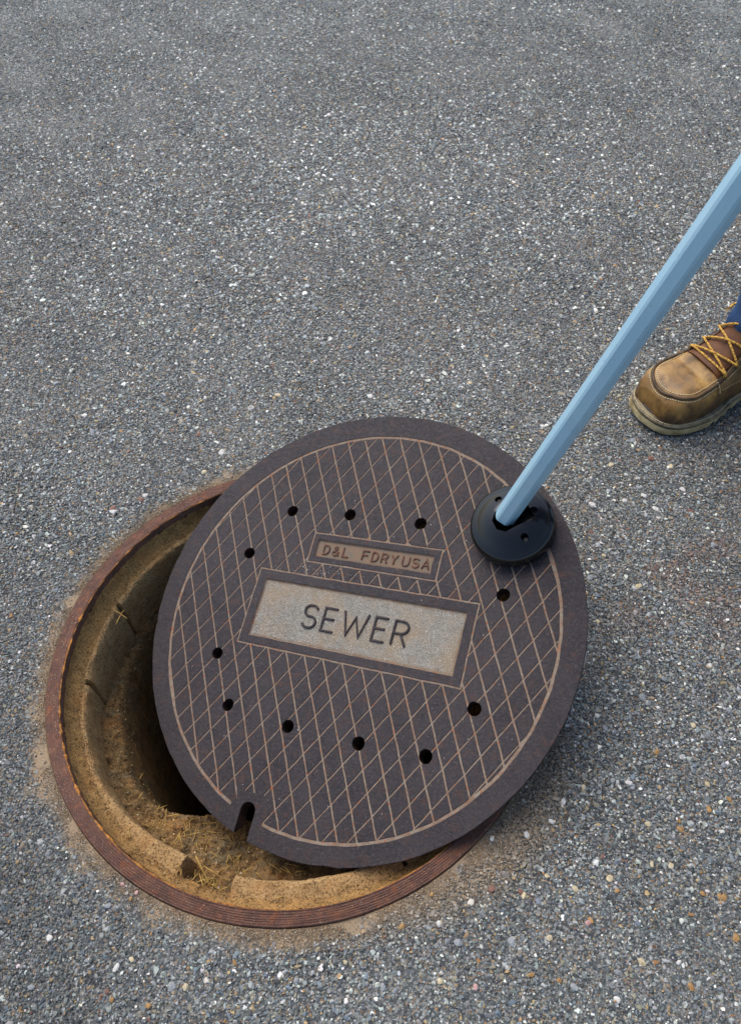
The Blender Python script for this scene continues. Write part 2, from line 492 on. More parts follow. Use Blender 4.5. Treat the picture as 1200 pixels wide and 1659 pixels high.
# thick crust of orange rust along the inner edge of the lip
k = N('orange_crust'); p = k.coord()
M_CRUST = k.fin(k.mix(k.noise(p, 160, 5, .7, .4, .62), srgb(196, 132, 58), srgb(110, 72, 44)), .8, k.bump(k.noise(p, 800, 4, .7), .9, .0012), spec=.3)
def crust():
    V, F = [], []; seg = 900; m = 6
    for i in range(seg):
        phi = 2 * math.pi * i / seg; a = math.degrees(phi) % 360
        wgt = max(0, 1 - abs(a - 205) / 75)
        rad = (.0007 + .0014 * wgt) * (1 + .6 * noise.noise(Vector((math.cos(phi) * 60, math.sin(phi) * 60, 1))))
        rad = max(rad * (1.5 * max(0, noise.noise(Vector((math.cos(phi) * 25, math.sin(phi) * 25, 8))) + .35)), .0002)
        for j in range(m):
            q = 2 * math.pi * j / m
            r = R_IN + rad * math.cos(q) * 1.2 - .0004
            V.append((r * math.cos(phi), r * math.sin(phi), .0008 + rad * math.sin(q)))
    for i in range(seg):
        i2 = (i + 1) % seg
        for j in range(m):
            j2 = (j + 1) % m; F.append((i * m + j, i2 * m + j, i2 * m + j2, i * m + j2))
    o = mesh('crust', V, F, mat=M_CRUST, smooth=True, parent=frame); o['label'] = 'crusty orange rust along the inner edge of the ring'
crust()
M_SEAT = mat_dirt('dusty_seat', (150, 116, 72), (196, 154, 96))
ring_part('seat', [(R_IN - .0021, -.011), (.3225, -.022), (.3190, -.030), (.3140, -.0355), (.3100, -.0385), (.3070, -.041)], M_SEAT, nz=.0019, parent=frame, sharp=60)

# ------------------------------------------------------------------ concrete collar under the seat: two broken curved pieces
def collar_arc(a0, a1, label=None, rough=.0013):
    n = max(8, int((a1 - a0) * 3.2)); V, F = [], []
    prof = [(.3200, -.0440), (.3120, -.0400), (.3065, -.0395), (.3035, -.0415), (.3020, -.0460), (.3005, -.0600), (.2995, -.0780), (.2990, -.1000), (.2985, -.1350), (.3200, -.1350)]
    m = len(prof)
    for i in range(n + 1):
        t = i / n; a = D2R(a0 + (a1 - a0) * t)
        for j, (r, z) in enumerate(prof):
            e = min(i, n - i)
            rr = r + noise.noise(Vector((math.cos(a) * 10, math.sin(a) * 10, j * .3))) * .0022 + noise.noise(Vector((math.cos(a) * 45, math.sin(a) * 45, j))) * rough
            zz = z + noise.noise(Vector((math.cos(a) * 30, math.sin(a) * 30, 7 + j * .5))) * rough * 1.2
            dg_ = math.degrees(a) % 360; sw = max(0, min(1, (dg_ - 208) / 30)) * max(0, min(1, (318 - dg_) / 20))
            if 1 <= j < m - 1: rr -= .017 * sw; zz += .005 * sw * (j < 5)
            if e == 0: rr += .003 if r < .31 else 0; zz -= .004 if z > -.05 else 0
            V.append((rr * math.cos(a), rr * math.sin(a), zz))
    for i in range(n):
        for j in range(m):
            j2 = (j + 1) % m; F.append((i * m + j, (i + 1) * m + j, (i + 1) * m + j2, i * m + j2))
    F.append(tuple(range(m))); F.append(tuple(n * m + j for j in range(m))[::-1])
    o = mesh('collar_block', V, F, mat=M_CONC, parent=frame); smooth_angle(o, 40)
    if label: o['label'] = label
for a0, a1 in ((96, 156.5), (157.3, 181), (182, 242.5), (255.5, 297), (297.8, 360), (361, 455)):
    collar_arc(a0, a1)

# ------------------------------------------------------------------ shaft and dirt
def shaft():
    prof = [(.330, -.134), (.334, -.2), (.336, -.5), (.335, -.9), (.330, -1.2), (.15, -1.22), (.001, -1.23)]
    V, F = lathe(prof, 96)
    V = [(v.x + RX, v.y + RY, v.z) for v in V]
    # outside surface of the pit, closing the gap under the road sheet
    o = mesh('shaft', V, F, mat=mat_dirt('shaft_wall', (84, 70, 52), (112, 94, 70), False), smooth=True)
    tag(o, 'dark brick shaft going down below the manhole ring', kind='structure')
shaft()

def dirt_height(r, deg):
    """height of the heaped soil inside the frame at radius r and angle (deg, 0..360 ccw from +x)"""
    a = deg % 360
    # weight of the heap: full from 190 to 275 degrees, thins out both ways
    def sm(x, e0, e1):
        t = max(0, min(1, (x - e0) / (e1 - e0))); return t * t * (3 - 2 * t)
    wgt = sm(a, 150, 205) * (1 - sm(a, 285, 330))
    t = (.315 - r)
    base = -.108 + .020 * sm(a, 205, 240) * (1 - sm(a, 275, 300))
    drop = .018 + t * (.50 if 215 < a < 300 else .62)
    edge = .024 + .018 * wgt + .026 * sm(a, 225, 245) * (1 - sm(a, 270, 290)) + .046 * sm(a, 208, 240) * (1 - sm(a, 280, 310))
    z = base - max(0, t - .015) * .42 - (1 - wgt) * .03
    over = t - edge
    if over > 0: z -= over * 3.0 + over * over * 420
    return z

def in_hole(r, a): return RX + r * math.cos(D2R(a)), RY + r * math.sin(D2R(a))
def dirt():
    V, F = [], []; nr, na = 130, 760
    for i in range(nr + 1):
        r = .318 - (.318 - .02) * (i / nr)
        for k in range(na):
            a = 360 * k / na; x, y = in_hole(r, a)
            z = dirt_height(r, a)
            p = Vector((x, y, 0))
            z += noise.fractal(p * 24, 1.0, 2.0, 4) * .011 + noise.fractal(p * 110, .8, 2.0, 4) * .0042
            if z < -.215 - .06 * max(0, min(1, (a - 195) / 25)): z = -.75
            V.append((x, y, z))
    for i in range(nr):
        for k in range(na):
            k2 = (k + 1) % na
            lim = -.215 - .06 * max(0, min(1, (360 * k / na - 195) / 25))
            if max(V[i * na + k][2], V[i * na + k2][2]) < -.7: continue
            F.append((i * na + k, i * na + k2, (i + 1) * na + k2, (i + 1) * na + k))
    o = mesh('dirt', V, F, mat=M_DIRT, smooth=True)
    tag(o, 'loose brown dirt and dust heaped inside the manhole ring', kind='stuff')
dirt()
def dirt_lim(a):
    return -.175 - .05 * max(0, min(1, (a % 360 - 195) / 25))
def z_dirt(x, y):
    dx, dy = x - RX, y - RY; r = math.hypot(dx, dy); a = math.degrees(math.atan2(dy, dx))
    p = Vector((x, y, 0))
    return dirt_height(r, a) + noise.fractal(p * 24, 1.0, 2.0, 4) * .011 + noise.fractal(p * 110, .8, 2.0, 4) * .0042

# crumbs on the dirt, in the seat and in the dust strip
def crumbs():
    P, R, S = [], [], []; n = 20000
    for i in range(n):
        a = random.uniform(130, 330); r = random.uniform(.17, .300)
        x, y = in_hole(r, a); z = z_dirt(x, y)
        if z < dirt_lim(a): continue
        d = random.choice([.0012, .0016, .002, .0026, .004]) * random.uniform(.8, 1.2)
        P.append((x, y, z)); S.append((d, d * .8, d * .8))
    for i in range(5000):                                # gutter between lip and collar
        a = random.gauss(225, 45); r = random.uniform(.304, .3215)
        x, y = in_hole(r, a); d = random.uniform(.0007, .0022)
        z = -.040 + max(0, (r - .307)) * .55
        P.append((x, y, z)); S.append((d, d * .8, d * .8))
    n = len(P)
    C = pal([(140, 112, 76), (174, 144, 98), (108, 84, 56), (196, 172, 128), (170, 112, 60), (84, 66, 46), (210, 200, 180)], [20, 16, 14, 6, 4, 8, 1.5], n)
    scatter('soil_crumbs', P, RNG.uniform(0, 6.28, (n, 3)), S, C, 'small clods and crumbs of soil on the dirt inside the ring')
crumbs()
def margin_sand():
    n = 44000; a = np.where(RNG.random(n) < .8, RNG.uniform(0, 6.283, n), RNG.normal(math.radians(318), .4, n) % 6.283); r = R_OUT + np.abs(RNG.normal(0, .009, n)) * (1 + 2.6 * np.exp(-((np.degrees(a) - 318) / 24) ** 2)) + .0012
    x = RX + r * np.cos(a); y = RY + r * np.sin(a)
    k = vnoise(x, y, 34, 4) > .18; x, y = x[k], y[k]; n = x.size
    d = RNG.choice([.0009, .0013, .0018, .0026], n, p=[.4, .35, .2, .05])
    C = pal([(168, 146, 116), (142, 120, 92), (190, 172, 144), (116, 100, 82), (214, 206, 192), (172, 118, 72)], [20, 18, 12, 12, 3, 3], n)
    scatter('sand', np.c_[x, y, -.0008 + d * .2], RNG.uniform(0, 6.28, (n, 3)), np.c_[d, d * .85, d * .8], C, 'pale sand packed in a strip against the outside of the iron ring')
margin_sand()

def straws():
    V, F = [], []; rr = random.Random(3)
    k = N('dry_straw'); 
    m = mat_simple('dry_straw', srgb(196, 164, 88), .7, .3, var=srgb(150, 112, 60), vs=60)
    def blade(x, y, z, L, az, tilt, wd):
        n = 5; pts = []
        for i in range(n + 1):
            t = i / n - .5
            pts.append((x + math.cos(az) * L * t, y + math.sin(az) * L * t, z + L * t * tilt + .004 - (t * t) * L * .3 * rr.random()))
        v, f = tube(pts, [wd * (.5 + .5 * math.sin(math.pi * (.1 + .8 * i / n))) for i in range(n + 1)], 4, flat=.4)
        b = len(V); V.extend(v); F.extend([tuple(q + b for q in ff) for ff in f])
    for i in range(190):
        c = rr.choice([(205, .24, 30, .03), (240, .25, 18, .02), (247, .296, 6, .008), (225, .26, 24, .025), (262, .26, 20, .02)])
        a = rr.gauss(c[0], c[2] * .6); r = min(.305, rr.gauss(c[1], c[3]))
        x, y = in_hole(r, a); z = z_dirt(x, y) if r < .3 else -.037
        if c[0] == 160: z = -.036
        if z < dirt_lim(a): continue
        blade(x, y, z, rr.uniform(.006, .022), rr.uniform(0, 6.28), rr.uniform(-.5, .5), rr.uniform(.0003, .0007))
    for (a, r, L, az, t, wd) in ((248, .293, .038, 2.1, .35, .0012), (251, .291, .030, 2.6, .1, .001), (160, .29, .036, 2.5, -.15, .0008), (161, .286, .03, 1.4, -.3, .0008)):
        x, y = in_hole(r, a); blade(x, y, -.034 if a > 200 else -.034, L, az, t, wd)
    o = mesh('straw', V, F, mat=m, smooth=True)
    tag(o, 'bits of dry yellow straw scattered over the dirt in the hole', kind='stuff')
straws()

# ------------------------------------------------------------------ the cover
cover = empty('manhole_cover')
cm = Matrix((CU, CV, CN)).transposed().to_4x4(); cm.translation = CC
cover.matrix_world = cm
tag(cover, 'round dark iron sewer cover with diamond tread, tilted half off its open hole', 'manhole cover')
HOLES = [(-143.5, 145.6), (-46.5, 151.3), (66.0, 151.6), (160, 147), (205.5, 65.9), (200.3, -87.6), (152.4, -158.3), (59.7, -163.4), (-46.4, -164.6), (-147.5, -156.5), (-191.9, -89.1), (-194.1, 68.7)]
HR = 9.0
WQ = np.array([[9.21475315e+01, -1.17081817e+02], [1.37543599e+01, -2.58442270e+01], [1.53932881e+01, 2.58113897e+01], [-5.88853888e-02, 9.22659582e-02], [-1.71939741e-02, -1.27453876e-01], [1.02991682e-04, 5.08705697e-02]])
def warp(i, j):
    return np.array([1, i, j, i * i, i * j, j * j]) @ WQ
def unwarp(x, y):
    q = np.linalg.solve(WQ[1:3].T, np.array([x, y]) - WQ[0])
    for _ in range(3):
        e = warp(*q) - (x, y); i, j = q
        J = np.array([WQ[1] + 2 * i * WQ[3] + j * WQ[4], WQ[2] + i * WQ[4] + 2 * j * WQ[5]]).T
        q = q - np.linalg.solve(J, e)
    return q
GC = (0, -5); GR0, GR1 = 288.0, 292.2        # the groove circle
PANEL = (-152, 163, -53, 34.5)               # x0 x1 y0 y1
FR_BIG = (-166, 176.5, -66, 49)
SMALL = (-85, 98.5, 80, 106.5)
FR_SM = (-94, 108.5, 70.5, 116.5)
GW = 1.2
GB = .95
SLOT = (-68, -281, 11.0)
def in_rect(r, x, y, e=0): return r[0] - e < x < r[1] + e and r[2] - e < y < r[3] + e
def d_circ(x, y): return math.hypot(x - GC[0], y - GC[1])
def in_slot(x, y, e=0):
    return math.hypot(x - SLOT[0], y - SLOT[1]) < SLOT[2] + e or (abs(x - SLOT[0]) < SLOT[2] + e and y < SLOT[1])
def through(x, y):
    if in_slot(x, y): return True
    return any(math.hypot(x - a, y - b) < HR for a, b in HOLES)
def near_lattice(x, y):
    i, j = unwarp(x, y)
    return abs(j - round(j)) * 26.2 < GW or abs(i - round(i)) * 26.2 < GB
def region(x, y):
    """0 nothing/through, 1 raised top, 2 groove, 3 panel"""
    if math.hypot(x, y) > R_COV * 1000 or through(x, y): return 0
    if in_rect(PANEL, x, y) or in_rect(SMALL, x, y): return 3
    d = d_circ(x, y)
    slotside = in_slot(x, y, 17 if x < SLOT[0] else 14) and y < -255
    if GR0 < d < GR1: return 1 if slotside else 2
    if d >= GR1: return 1
    for fr in (FR_BIG, FR_SM):
        if in_rect(fr, x, y, GW) and not in_rect(fr, x, y, -GW): return 2
        if in_rect(fr, x, y): return 1
    if slotside: return 1
    return 2 if near_lattice(x, y) else 1

def poly_ring(pts): return [(pts[i], pts[(i + 1) % len(pts)]) for i in range(len(pts))]
def circ(cx, cy, r, n): return [(cx + r * math.cos(2 * math.pi * i / n), cy + r * math.sin(2 * math.pi * i / n)) for i in range(n)]
def rect_pts(r, e=0, step=12, rad=0):
    x0, x1, y0, y1 = r[0] - e, r[1] + e, r[2] - e, r[3] + e; out = []
    for (a, b) in (((x0, y0), (x1, y0)), ((x1, y0), (x1, y1)), ((x1, y1), (x0, y1)), ((x0, y1), (x0, y0))):
        n = max(1, int(math.dist(a, b) / step))
        out += [(a[0] + (b[0] - a[0]) * i / n, a[1] + (b[1] - a[1]) * i / n) for i in range(n)]
    return out

def build_cdt():
    segs = []
    R = R_COV * 1000
    sx, sy, sr = SLOT
    th = math.asin((sx - sr) / R); # slot outline joins the rim circle
    segs += poly_ring(circ(0, 0, R, 288))
    segs += poly_ring(circ(*GC, GR0, 240)) + poly_ring(circ(*GC, GR1, 240))
    for h in HOLES: segs += poly_ring(circ(*h, HR, 20))
    arc = [(sx - sr, -330)] + [(sx - sr, sy)] + [(sx + sr * math.cos(math.pi - math.pi * i / 12), sy + sr * math.sin(math.pi - math.pi * i / 12)) for i in range(1, 12)] + [(sx + sr, sy), (sx + sr, -330)]
    segs += list(zip(arc[:-1], arc[1:]))
    for fr in (FR_BIG, FR_SM):
        segs += poly_ring(rect_pts(fr, GW)) + poly_ring(rect_pts(fr, -GW))
    segs += poly_ring(rect_pts(PANEL)) + poly_ring(rect_pts(PANEL, -1.6))
    segs += poly_ring(rect_pts(SMALL)) + poly_ring(rect_pts(SMALL, -1.2))
    for fam in (0, 1):
        for kk in range(-30, 31):
            for sgn in (-1, 1):
                prev = None
                for t in np.arange(-30, 30.01, .5):
                    q = warp(t, kk) if fam else warp(kk, t)
                    q2 = warp(t + .01, kk) if fam else warp(kk, t + .01)
                    d = (q2 - q); d /= np.hypot(*d); g_ = GW if fam else GB; c = (q[0] - d[1] * g_ * sgn, q[1] + d[0] * g_ * sgn)
                    ok = d_circ(*c) < GR0 + 14 and not in_rect(FR_BIG, *c, -14) and not in_rect(FR_SM, *c, -8)
                    if prev is not None and ok and prev[1]:
                        segs.append((prev[0], c))
                    prev = (c, ok)
    vid = {}; verts = []; edges = []
    def vi(p):
        k = (round(p[0], 3), round(p[1], 3))
        if k not in vid: vid[k] = len(verts); verts.append(Vector(k))
        return vid[k]
    for a, b in segs:
        i, j = vi(a), vi(b)
        if i != j: edges.append((i, j))
    r = delaunay_2d_cdt(verts, edges, [], 0, 1e-3)
    return r[0], r[2]
cv, cf = build_cdt()
creg = []
for f in cf:
    x = sum(cv[i].x for i in f) / 3; y = sum(cv[i].y for i in f) / 3
    creg.append(region(x, y))
def wob(x, y):
    p = Vector((x * .055, y * .055, 0)); q = Vector((x * .25, y * .25, 4))
    dx = noise.noise(p) * .75 + noise.noise(q) * .28; dy = noise.noise(p + Vector((9, 9, 9))) * .75 + noise.noise(q + Vector((5, 5, 5))) * .28
    r = math.hypot(x, y)
    if r > 318:
        a = math.atan2(y, x); k = 1 + (noise.noise(Vector((math.cos(a) * 9, math.sin(a) * 9, 2))) * .8 + noise.noise(Vector((math.cos(a) * 40, math.sin(a) * 40, 2))) * .5 - max(0, noise.noise(Vector((math.cos(a) * 26, math.sin(a) * 26, 7))) - .42) * 7) / 322
        return x * k, y * k
    return x + dx, y + dy

# body: floor of the grooves and panels, side skirt and underside
def cover_body():
    V, F = [], []; rem = {}
    T = 22.0
    def zf(x, y):
        for rc, e in ((PANEL, 1.5), (SMALL, 1.1)):
            if in_rect(rc, x, y, -e): return -3.2
        return -.75
    E = {}
    for f, g in zip(cf, creg):
        if g == 0: continue
        for i in f:
            if i not in rem:
                rem[i] = len(V); x, y = cv[i]
                w_ = wob(x, y)
                V.append((w_[0] / 1000, w_[1] / 1000, zf(x, y) / 1000))
        ff = [rem[i] for i in f]; F.append(ff)
        for a, b in zip(ff, ff[1:] + ff[:1]): E[(a, b)] = 1
    ntop = len(F); low = {}
    bd = [(a, b) for (a, b) in E if (b, a) not in E]
    for a, b in bd:
        for v in (a, b):
            if v not in low:
                x, y, z = V[v]; r = math.hypot(x, y); 
                if r > .3180: V.append((x, y, -.0045)); m1 = len(V) - 1; V.append((x * .955, y * .955, -T / 1000)); low[v] = (m1, len(V) - 1)
                else: V.append((x, y, -.0045)); m1 = len(V) - 1; V.append((x, y, -T / 1000)); low[v] = (m1, len(V) - 1)
        F.append((b, a, low[a][0], low[b][0])); F.append((low[b][0], low[a][0], low[a][1], low[b][1]))
    nb = len(F)
    # underside
    top = [f for f in F if len(f) == 3]
    under = {}
    for f in top:
        g = []
        for v in f[::-1]:
            if v in low: g.append(low[v][1])
            else:
                if v not in under:
                    x, y, z = V[v]; s_ = .955 if math.hypot(x, y) > .3 else 1
                    V.append((x * s_, y * s_, -T / 1000)); under[v] = len(V) - 1
                g.append(under[v])
        F.append(g)
    o = mesh('body', V, F, mat=M_GROOVE, parent=cover)
    o.data.materials.append(mat_simple('rusty_iron', srgb(66, 44, 34), .85, .25, 300, var=srgb(48, 36, 32)))
    for i_, pl_ in enumerate(o.data.polygons):
        if i_ >= ntop: pl_.material_index = 1
    return o
body = cover_body()

# raised pieces: connected groups of top faces
def components():
    emap = {}
    for fi, (f, g) in enumerate(zip(cf, creg)):
        if g != 1: continue
        for a, b in zip(f, f[1:] + f[:1]): emap.setdefault((min(a, b), max(a, b)), []).append(fi)
    adj = {}
    for k, v in emap.items():
        if len(v) == 2: adj.setdefault(v[0], []).append(v[1]); adj.setdefault(v[1], []).append(v[0])
    seen = set(); out = []
    for fi, g in enumerate(creg):
        if g != 1 or fi in seen: continue
        st = [fi]; seen.add(fi); comp = []
        while st:
            q = st.pop(); comp.append(q)
            for n_ in adj.get(q, []):
                if n_ not in seen: seen.add(n_); st.append(n_)
        out.append(comp)
    return out
def area(comp):
    s = 0
    for q in comp:
        a, b, c = (cv[i] for i in cf[q]); s += abs((b - a).cross(c - a)) / 2
    return s
def pad_bm(comps, bev=.55):
    bm = bmesh.new()
    for comp in comps:
        m = {}
        dz = random.uniform(-.12, .12) if area(comp) < 2000 else 0
        for q in comp:
            for i in cf[q]:
                if i not in m:
                    x, y = cv[i]; w_ = wob(x, y)
                    m[i] = bm.verts.new((w_[0] / 1000, w_[1] / 1000, dz / 1000))
            try: bm.faces.new([m[i] for i in cf[q]])
            except ValueError: pass
    bmesh.ops.recalc_face_normals(bm, faces=bm.faces)
    for f in bm.faces:
        if f.normal.z < 0: f.normal_flip()
    bmesh.ops.dissolve_limit(bm, angle_limit=.01, verts=bm.verts, edges=bm.edges) if False else None
    r = bmesh.ops.inset_region(bm, faces=bm.faces[:], thickness=bev / 1000, use_boundary=True, use_even_offset=False)
    be = [e for e in bm.edges if e.is_boundary]
    bv = {v for e in be for v in e.verts}
    for v in bv: v.co.z -= .0003
    r = bmesh.ops.extrude_edge_only(bm, edges=be)
    for v in (g for g in r['geom'] if isinstance(g, bmesh.types.BMVert)):
        x, y = v.co.x * 1000, v.co.y * 1000
        v.co.z = -.0011
        for rc in (PANEL, SMALL):
            if in_rect(rc, x, y, 2.5): v.co.z = -.0034
    return bm
comps = sorted(components(), key=area, reverse=True)
comps = [c for c in comps if area(c) > 3]
def cen(c):
    x = sum(cv[i].x for q in c for i in cf[q]) / (3 * len(c)); y = sum(cv[i].y for q in c for i in cf[q]) / (3 * len(c)); return x, y
rest = []
nd = 0
for c in comps:
    a = area(c)
    xs = [cv[i].x for q in c for i in cf[q]]
    if a > 20000: nm = 'rim'
    elif a > 3500 and max(xs) - min(xs) > 100: nm = 'panel_border'
    else: nm = 'tread_diamond'
    if nm == 'tread_diamond':
        nd += 1
        if nd > 298: rest.append(c); continue
    o = bm_obj(nm, pad_bm([c]), M_IRON, cover)
if rest:
    o = bm_obj('tread_fragments', pad_bm(rest, .35), M_IRON, cover); o['kind'] = 'stuff'
print('pads', len(comps), 'rest', len(rest), [round(area(c)) for c in comps[:5]])

# cast letters
def stroke_bm(bm, pts, wdt, z0, z1):
    P_ = [Vector((p[0], p[1])) for p in pts]
    closed = (P_[0] - P_[-1]).length < .01
    if closed: P_ = P_[:-1]
    n = len(P_); prof = [(-.5, z0), (-.34, z1 - .25), (-.16, z1), (.16, z1), (.34, z1 - .25), (.5, z0)]
    rows = []
    for i in range(n):
        a = P_[(i - 1) % n] if (closed or i > 0) else None; b = P_[(i + 1) % n] if (closed or i < n - 1) else None
        d1 = (P_[i] - a).normalized() if a is not None else None; d2 = (b - P_[i]).normalized() if b is not None else None
        if d1 is None: d1 = d2
        if d2 is None: d2 = d1
        t = (d1 + d2); t = t.normalized() if t.length > .2 else d1
        nn = Vector((-t.y, t.x)); sc_ = 1 / max(.55, nn.dot(Vector((-d1.y, d1.x))))
        rows.append([bm.verts.new(((P_[i].x + nn.x * s_ * wdt * sc_) / 1000, (P_[i].y + nn.y * s_ * wdt * sc_) / 1000, z / 1000)) for s_, z in prof])
    rng_ = range(n if closed else n - 1)
    for i in rng_:
        A, B = rows[i], rows[(i + 1) % n]
        for j in range(len(prof) - 1): bm.faces.new((A[j], A[j + 1], B[j + 1], B[j]))
    if not closed:
        for row, k in ((rows[0], -1), (rows[-1], 1)):
            q = P_[0] if k < 0 else P_[-1]; d = (P_[1] - P_[0] if k < 0 else P_[-1] - P_[-2]).normalized() * k * wdt * .42
            e = bm.verts.new(((q.x + d.x) / 1000, (q.y + d.y) / 1000, z0 / 1000))
            e2 = bm.verts.new(((q.x + d.x * .6) / 1000, (q.y + d.y * .6) / 1000, (z1 - .4) / 1000))
            bm.faces.new((row[2], row[3], e2)); bm.faces.new((row[1], row[2], e2)); bm.faces.new((row[3], row[4], e2))
            bm.faces.new((row[0], row[1], e2, e)); bm.faces.new((row[4], row[5], e, e2))
def arc_(cx, cy, rx, ry, a0, a1, n=10):
    return [(cx + rx * math.cos(D2R(a0 + (a1 - a0) * i / n)), cy + ry * math.sin(D2R(a0 + (a1 - a0) * i / n))) for i in range(n + 1)]
def glyph(ch):
    """strokes in a unit box: x 0..1, y 0..1"""
    if ch == 'S': return [arc_(.5, .745, .46, .255, 25, 270, 12)[:-1] + arc_(.5, .255, .48, .255, 90, -155, 12)]
    if ch == 'E': return [[(1, 1), (0, 1), (0, 0), (1, 0)], [(0, .53), (.86, .53)]]
    if ch == 'W': return [[(0, 1), (.24, 0), (.5, .8), (.76, 0), (1, 1)]]
    if ch == 'R': return [[(0, 0), (0, 1), (.5, 1)] + arc_(.5, .74, .48, .26, 80, -80, 8) + [(.5, .48), (0, .48)], [(.5, .48), (.96, 0)]]
    if ch == 'D': return [[(0, 0), (0, 1), (.4, 1)] + arc_(.4, .5, .58, .5, 75, -75, 8) + [(.4, 0), (0, 0)]]
    if ch == '&': return [[(1, 0), (.25, .72)] + arc_(.45, .80, .24, .2, 200, -20, 7) + [(.2, .42)] + arc_(.42, .26, .4, .26, 150, 320, 7) + [(.95, .42)]]
    if ch == 'L': return [[(0, 1), (0, 0), (1, 0)]]
    if ch == 'F': return [[(1, 1), (0, 1), (0, 0)], [(0, .52), (.8, .52)]]
    if ch == 'Y': return [[(0, 1), (.5, .5), (1, 1)], [(.5, .5), (.5, 0)]]
    if ch == 'U': return [[(0, 1), (0, .35)] + arc_(.5, .35, .5, .35, 190, 350, 8) + [(1, .35), (1, 1)]]
    if ch == 'A': return [[(0, 0), (.5, 1), (1, 0)], [(.2, .36), (.8, .36)]]
def letters(items, y0, y1, wdt, mat, z1=-.1):
    for ch, x0, x1 in items:
        bm = bmesh.new()
        for st in glyph(ch):
            stroke_bm(bm, [(x0 + (x1 - x0) * a, y0 + (y1 - y0) * b) for a, b in st], wdt, -3.35, z1)
        o = bm_obj('letter', bm, mat, cover); smooth_angle(o, 40)
        o['label'] = 'raised letter ' + ch if ch != '&' else 'raised ampersand'
M_LET = M_IRON
letters((('S', -74, -52), ('E', -41.5, -23), ('W', -11, 26.5), ('E', 37.5, 55.5), ('R', 67, 88)), -26.5, 7, 3.9, M_LET)
M_LET2 = mat_rust('rusty_letter')
letters((('D', -73, -64), ('&', -57.5, -48), ('L', -41, -32), ('F', -9.5, 0), ('D', 6, 15), ('R', 21, 30), ('Y', 35, 45), ('U', 53, 63), ('S', 68.5, 78), ('A', 83.5, 93.5)), 86, 99.5, 3.0, M_LET2, -1.0)
# the light dusty plates of the two panels, lying on the panel floors
def plate(rc, e, mat, zz, r, name, label):
    n = 6; pts = []
    for cx, cy, a0 in ((rc[1] - e - r, rc[3] - e - r, 0), (rc[0] + e + r, rc[3] - e - r, 90), (rc[0] + e + r, rc[2] + e + r, 180), (rc[1] - e - r, rc[2] + e + r, 270)):
        pts += arc_(cx, cy, r, r, a0, a0 + 90, n)
    bm = bmesh.new(); cx = (rc[0] + rc[1]) / 2; cy = (rc[2] + rc[3]) / 2
    nx, ny = (rc[1] - rc[0]) / 2 - e, (rc[3] - rc[2]) / 2 - e
    vo = [bm.verts.new((x / 1000, y / 1000, (zz - .6) / 1000)) for x, y in pts]
    vi_ = [bm.verts.new(((cx + (x - cx) * (1 - 1.2 / nx)) / 1000, (cy + (y - cy) * (1 - 1.2 / ny)) / 1000, zz / 1000)) for x, y in pts]
    bm.faces.new(vi_)
    for a in range(len(pts)):
        b = (a + 1) % len(pts); bm.faces.new((vo[a], vo[b], vi_[b], vi_[a]))
    o = bm_obj(name, bm, mat, cover); o['label'] = label
plate(PANEL, .6, M_PANEL, -2.75, 2, 'name_panel', 'pale dusty recessed panel behind the large word')
M_SMALL = mat_simple('tan_panel', srgb(112, 103, 90), .85, .2, 800, var=srgb(128, 104, 84), vs=90)
plate(SMALL, .4, M_SMALL, -2.9, 3, 'maker_panel', 'small rusty recessed panel with rounded corners')

def panel_sand():
    n = 2600
    x = RNG.uniform(PANEL[0] + 2, PANEL[1] - 2, n * 6); y = RNG.uniform(PANEL[2] + 2, PANEL[3] - 2, n * 6)
    dens = np.exp(-((x + 120) / 55) ** 2 - ((y + 35) / 26) ** 2) + .8 * np.exp(-((y + 47) / 6) ** 2) * (x < 20) + .12 + .25 * np.exp(-((x + 20) / 60) ** 2 - ((y + 25) / 14) ** 2)
    k = RNG.random(x.size) < dens * .45; x, y = x[k], y[k]
    z = np.full(x.size, -2.6)
    x2 = RNG.uniform(-280, 280, 700); y2 = RNG.uniform(-280, 280, 700); k = np.hypot(x2, y2) < 280
    k &= np.array([region(a, b) in (1, 2) for a, b in zip(x2, y2)]); x2, y2 = x2[k], y2[k]
    # little drift on the triangles between the two panels
    x3 = RNG.normal(-70, 25, 160); y3 = RNG.normal(58, 7, 160); 
    x4 = np.concatenate([x2, x3]); y4 = np.concatenate([y2, y3])
    x = np.concatenate([x, x4]); y = np.concatenate([y, y4]); z = np.concatenate([z, np.full(x4.size, .15)])
    n = x.size; d = RNG.choice([.7, 1.1, 1.5, 2.0], n, p=[.42, .35, .17, .06]) / 1000
    Pw = np.array([CC]) + np.outer(x / 1000, CU) + np.outer(y / 1000, CV) + np.outer(z / 1000, CN)
    C = pal([(214, 208, 198), (150, 140, 128), (196, 164, 140), (84, 76, 70), (196, 136, 112), (244, 240, 234)], [9, 8, 8, 12, 3.5, 8], n)
    scatter('grit', Pw, RNG.uniform(0, 6.28, (n, 3)), np.c_[d, d * .85, d * .8], C, 'fine pale grit lying on the iron cover, thickest in its name panel')
panel_sand()

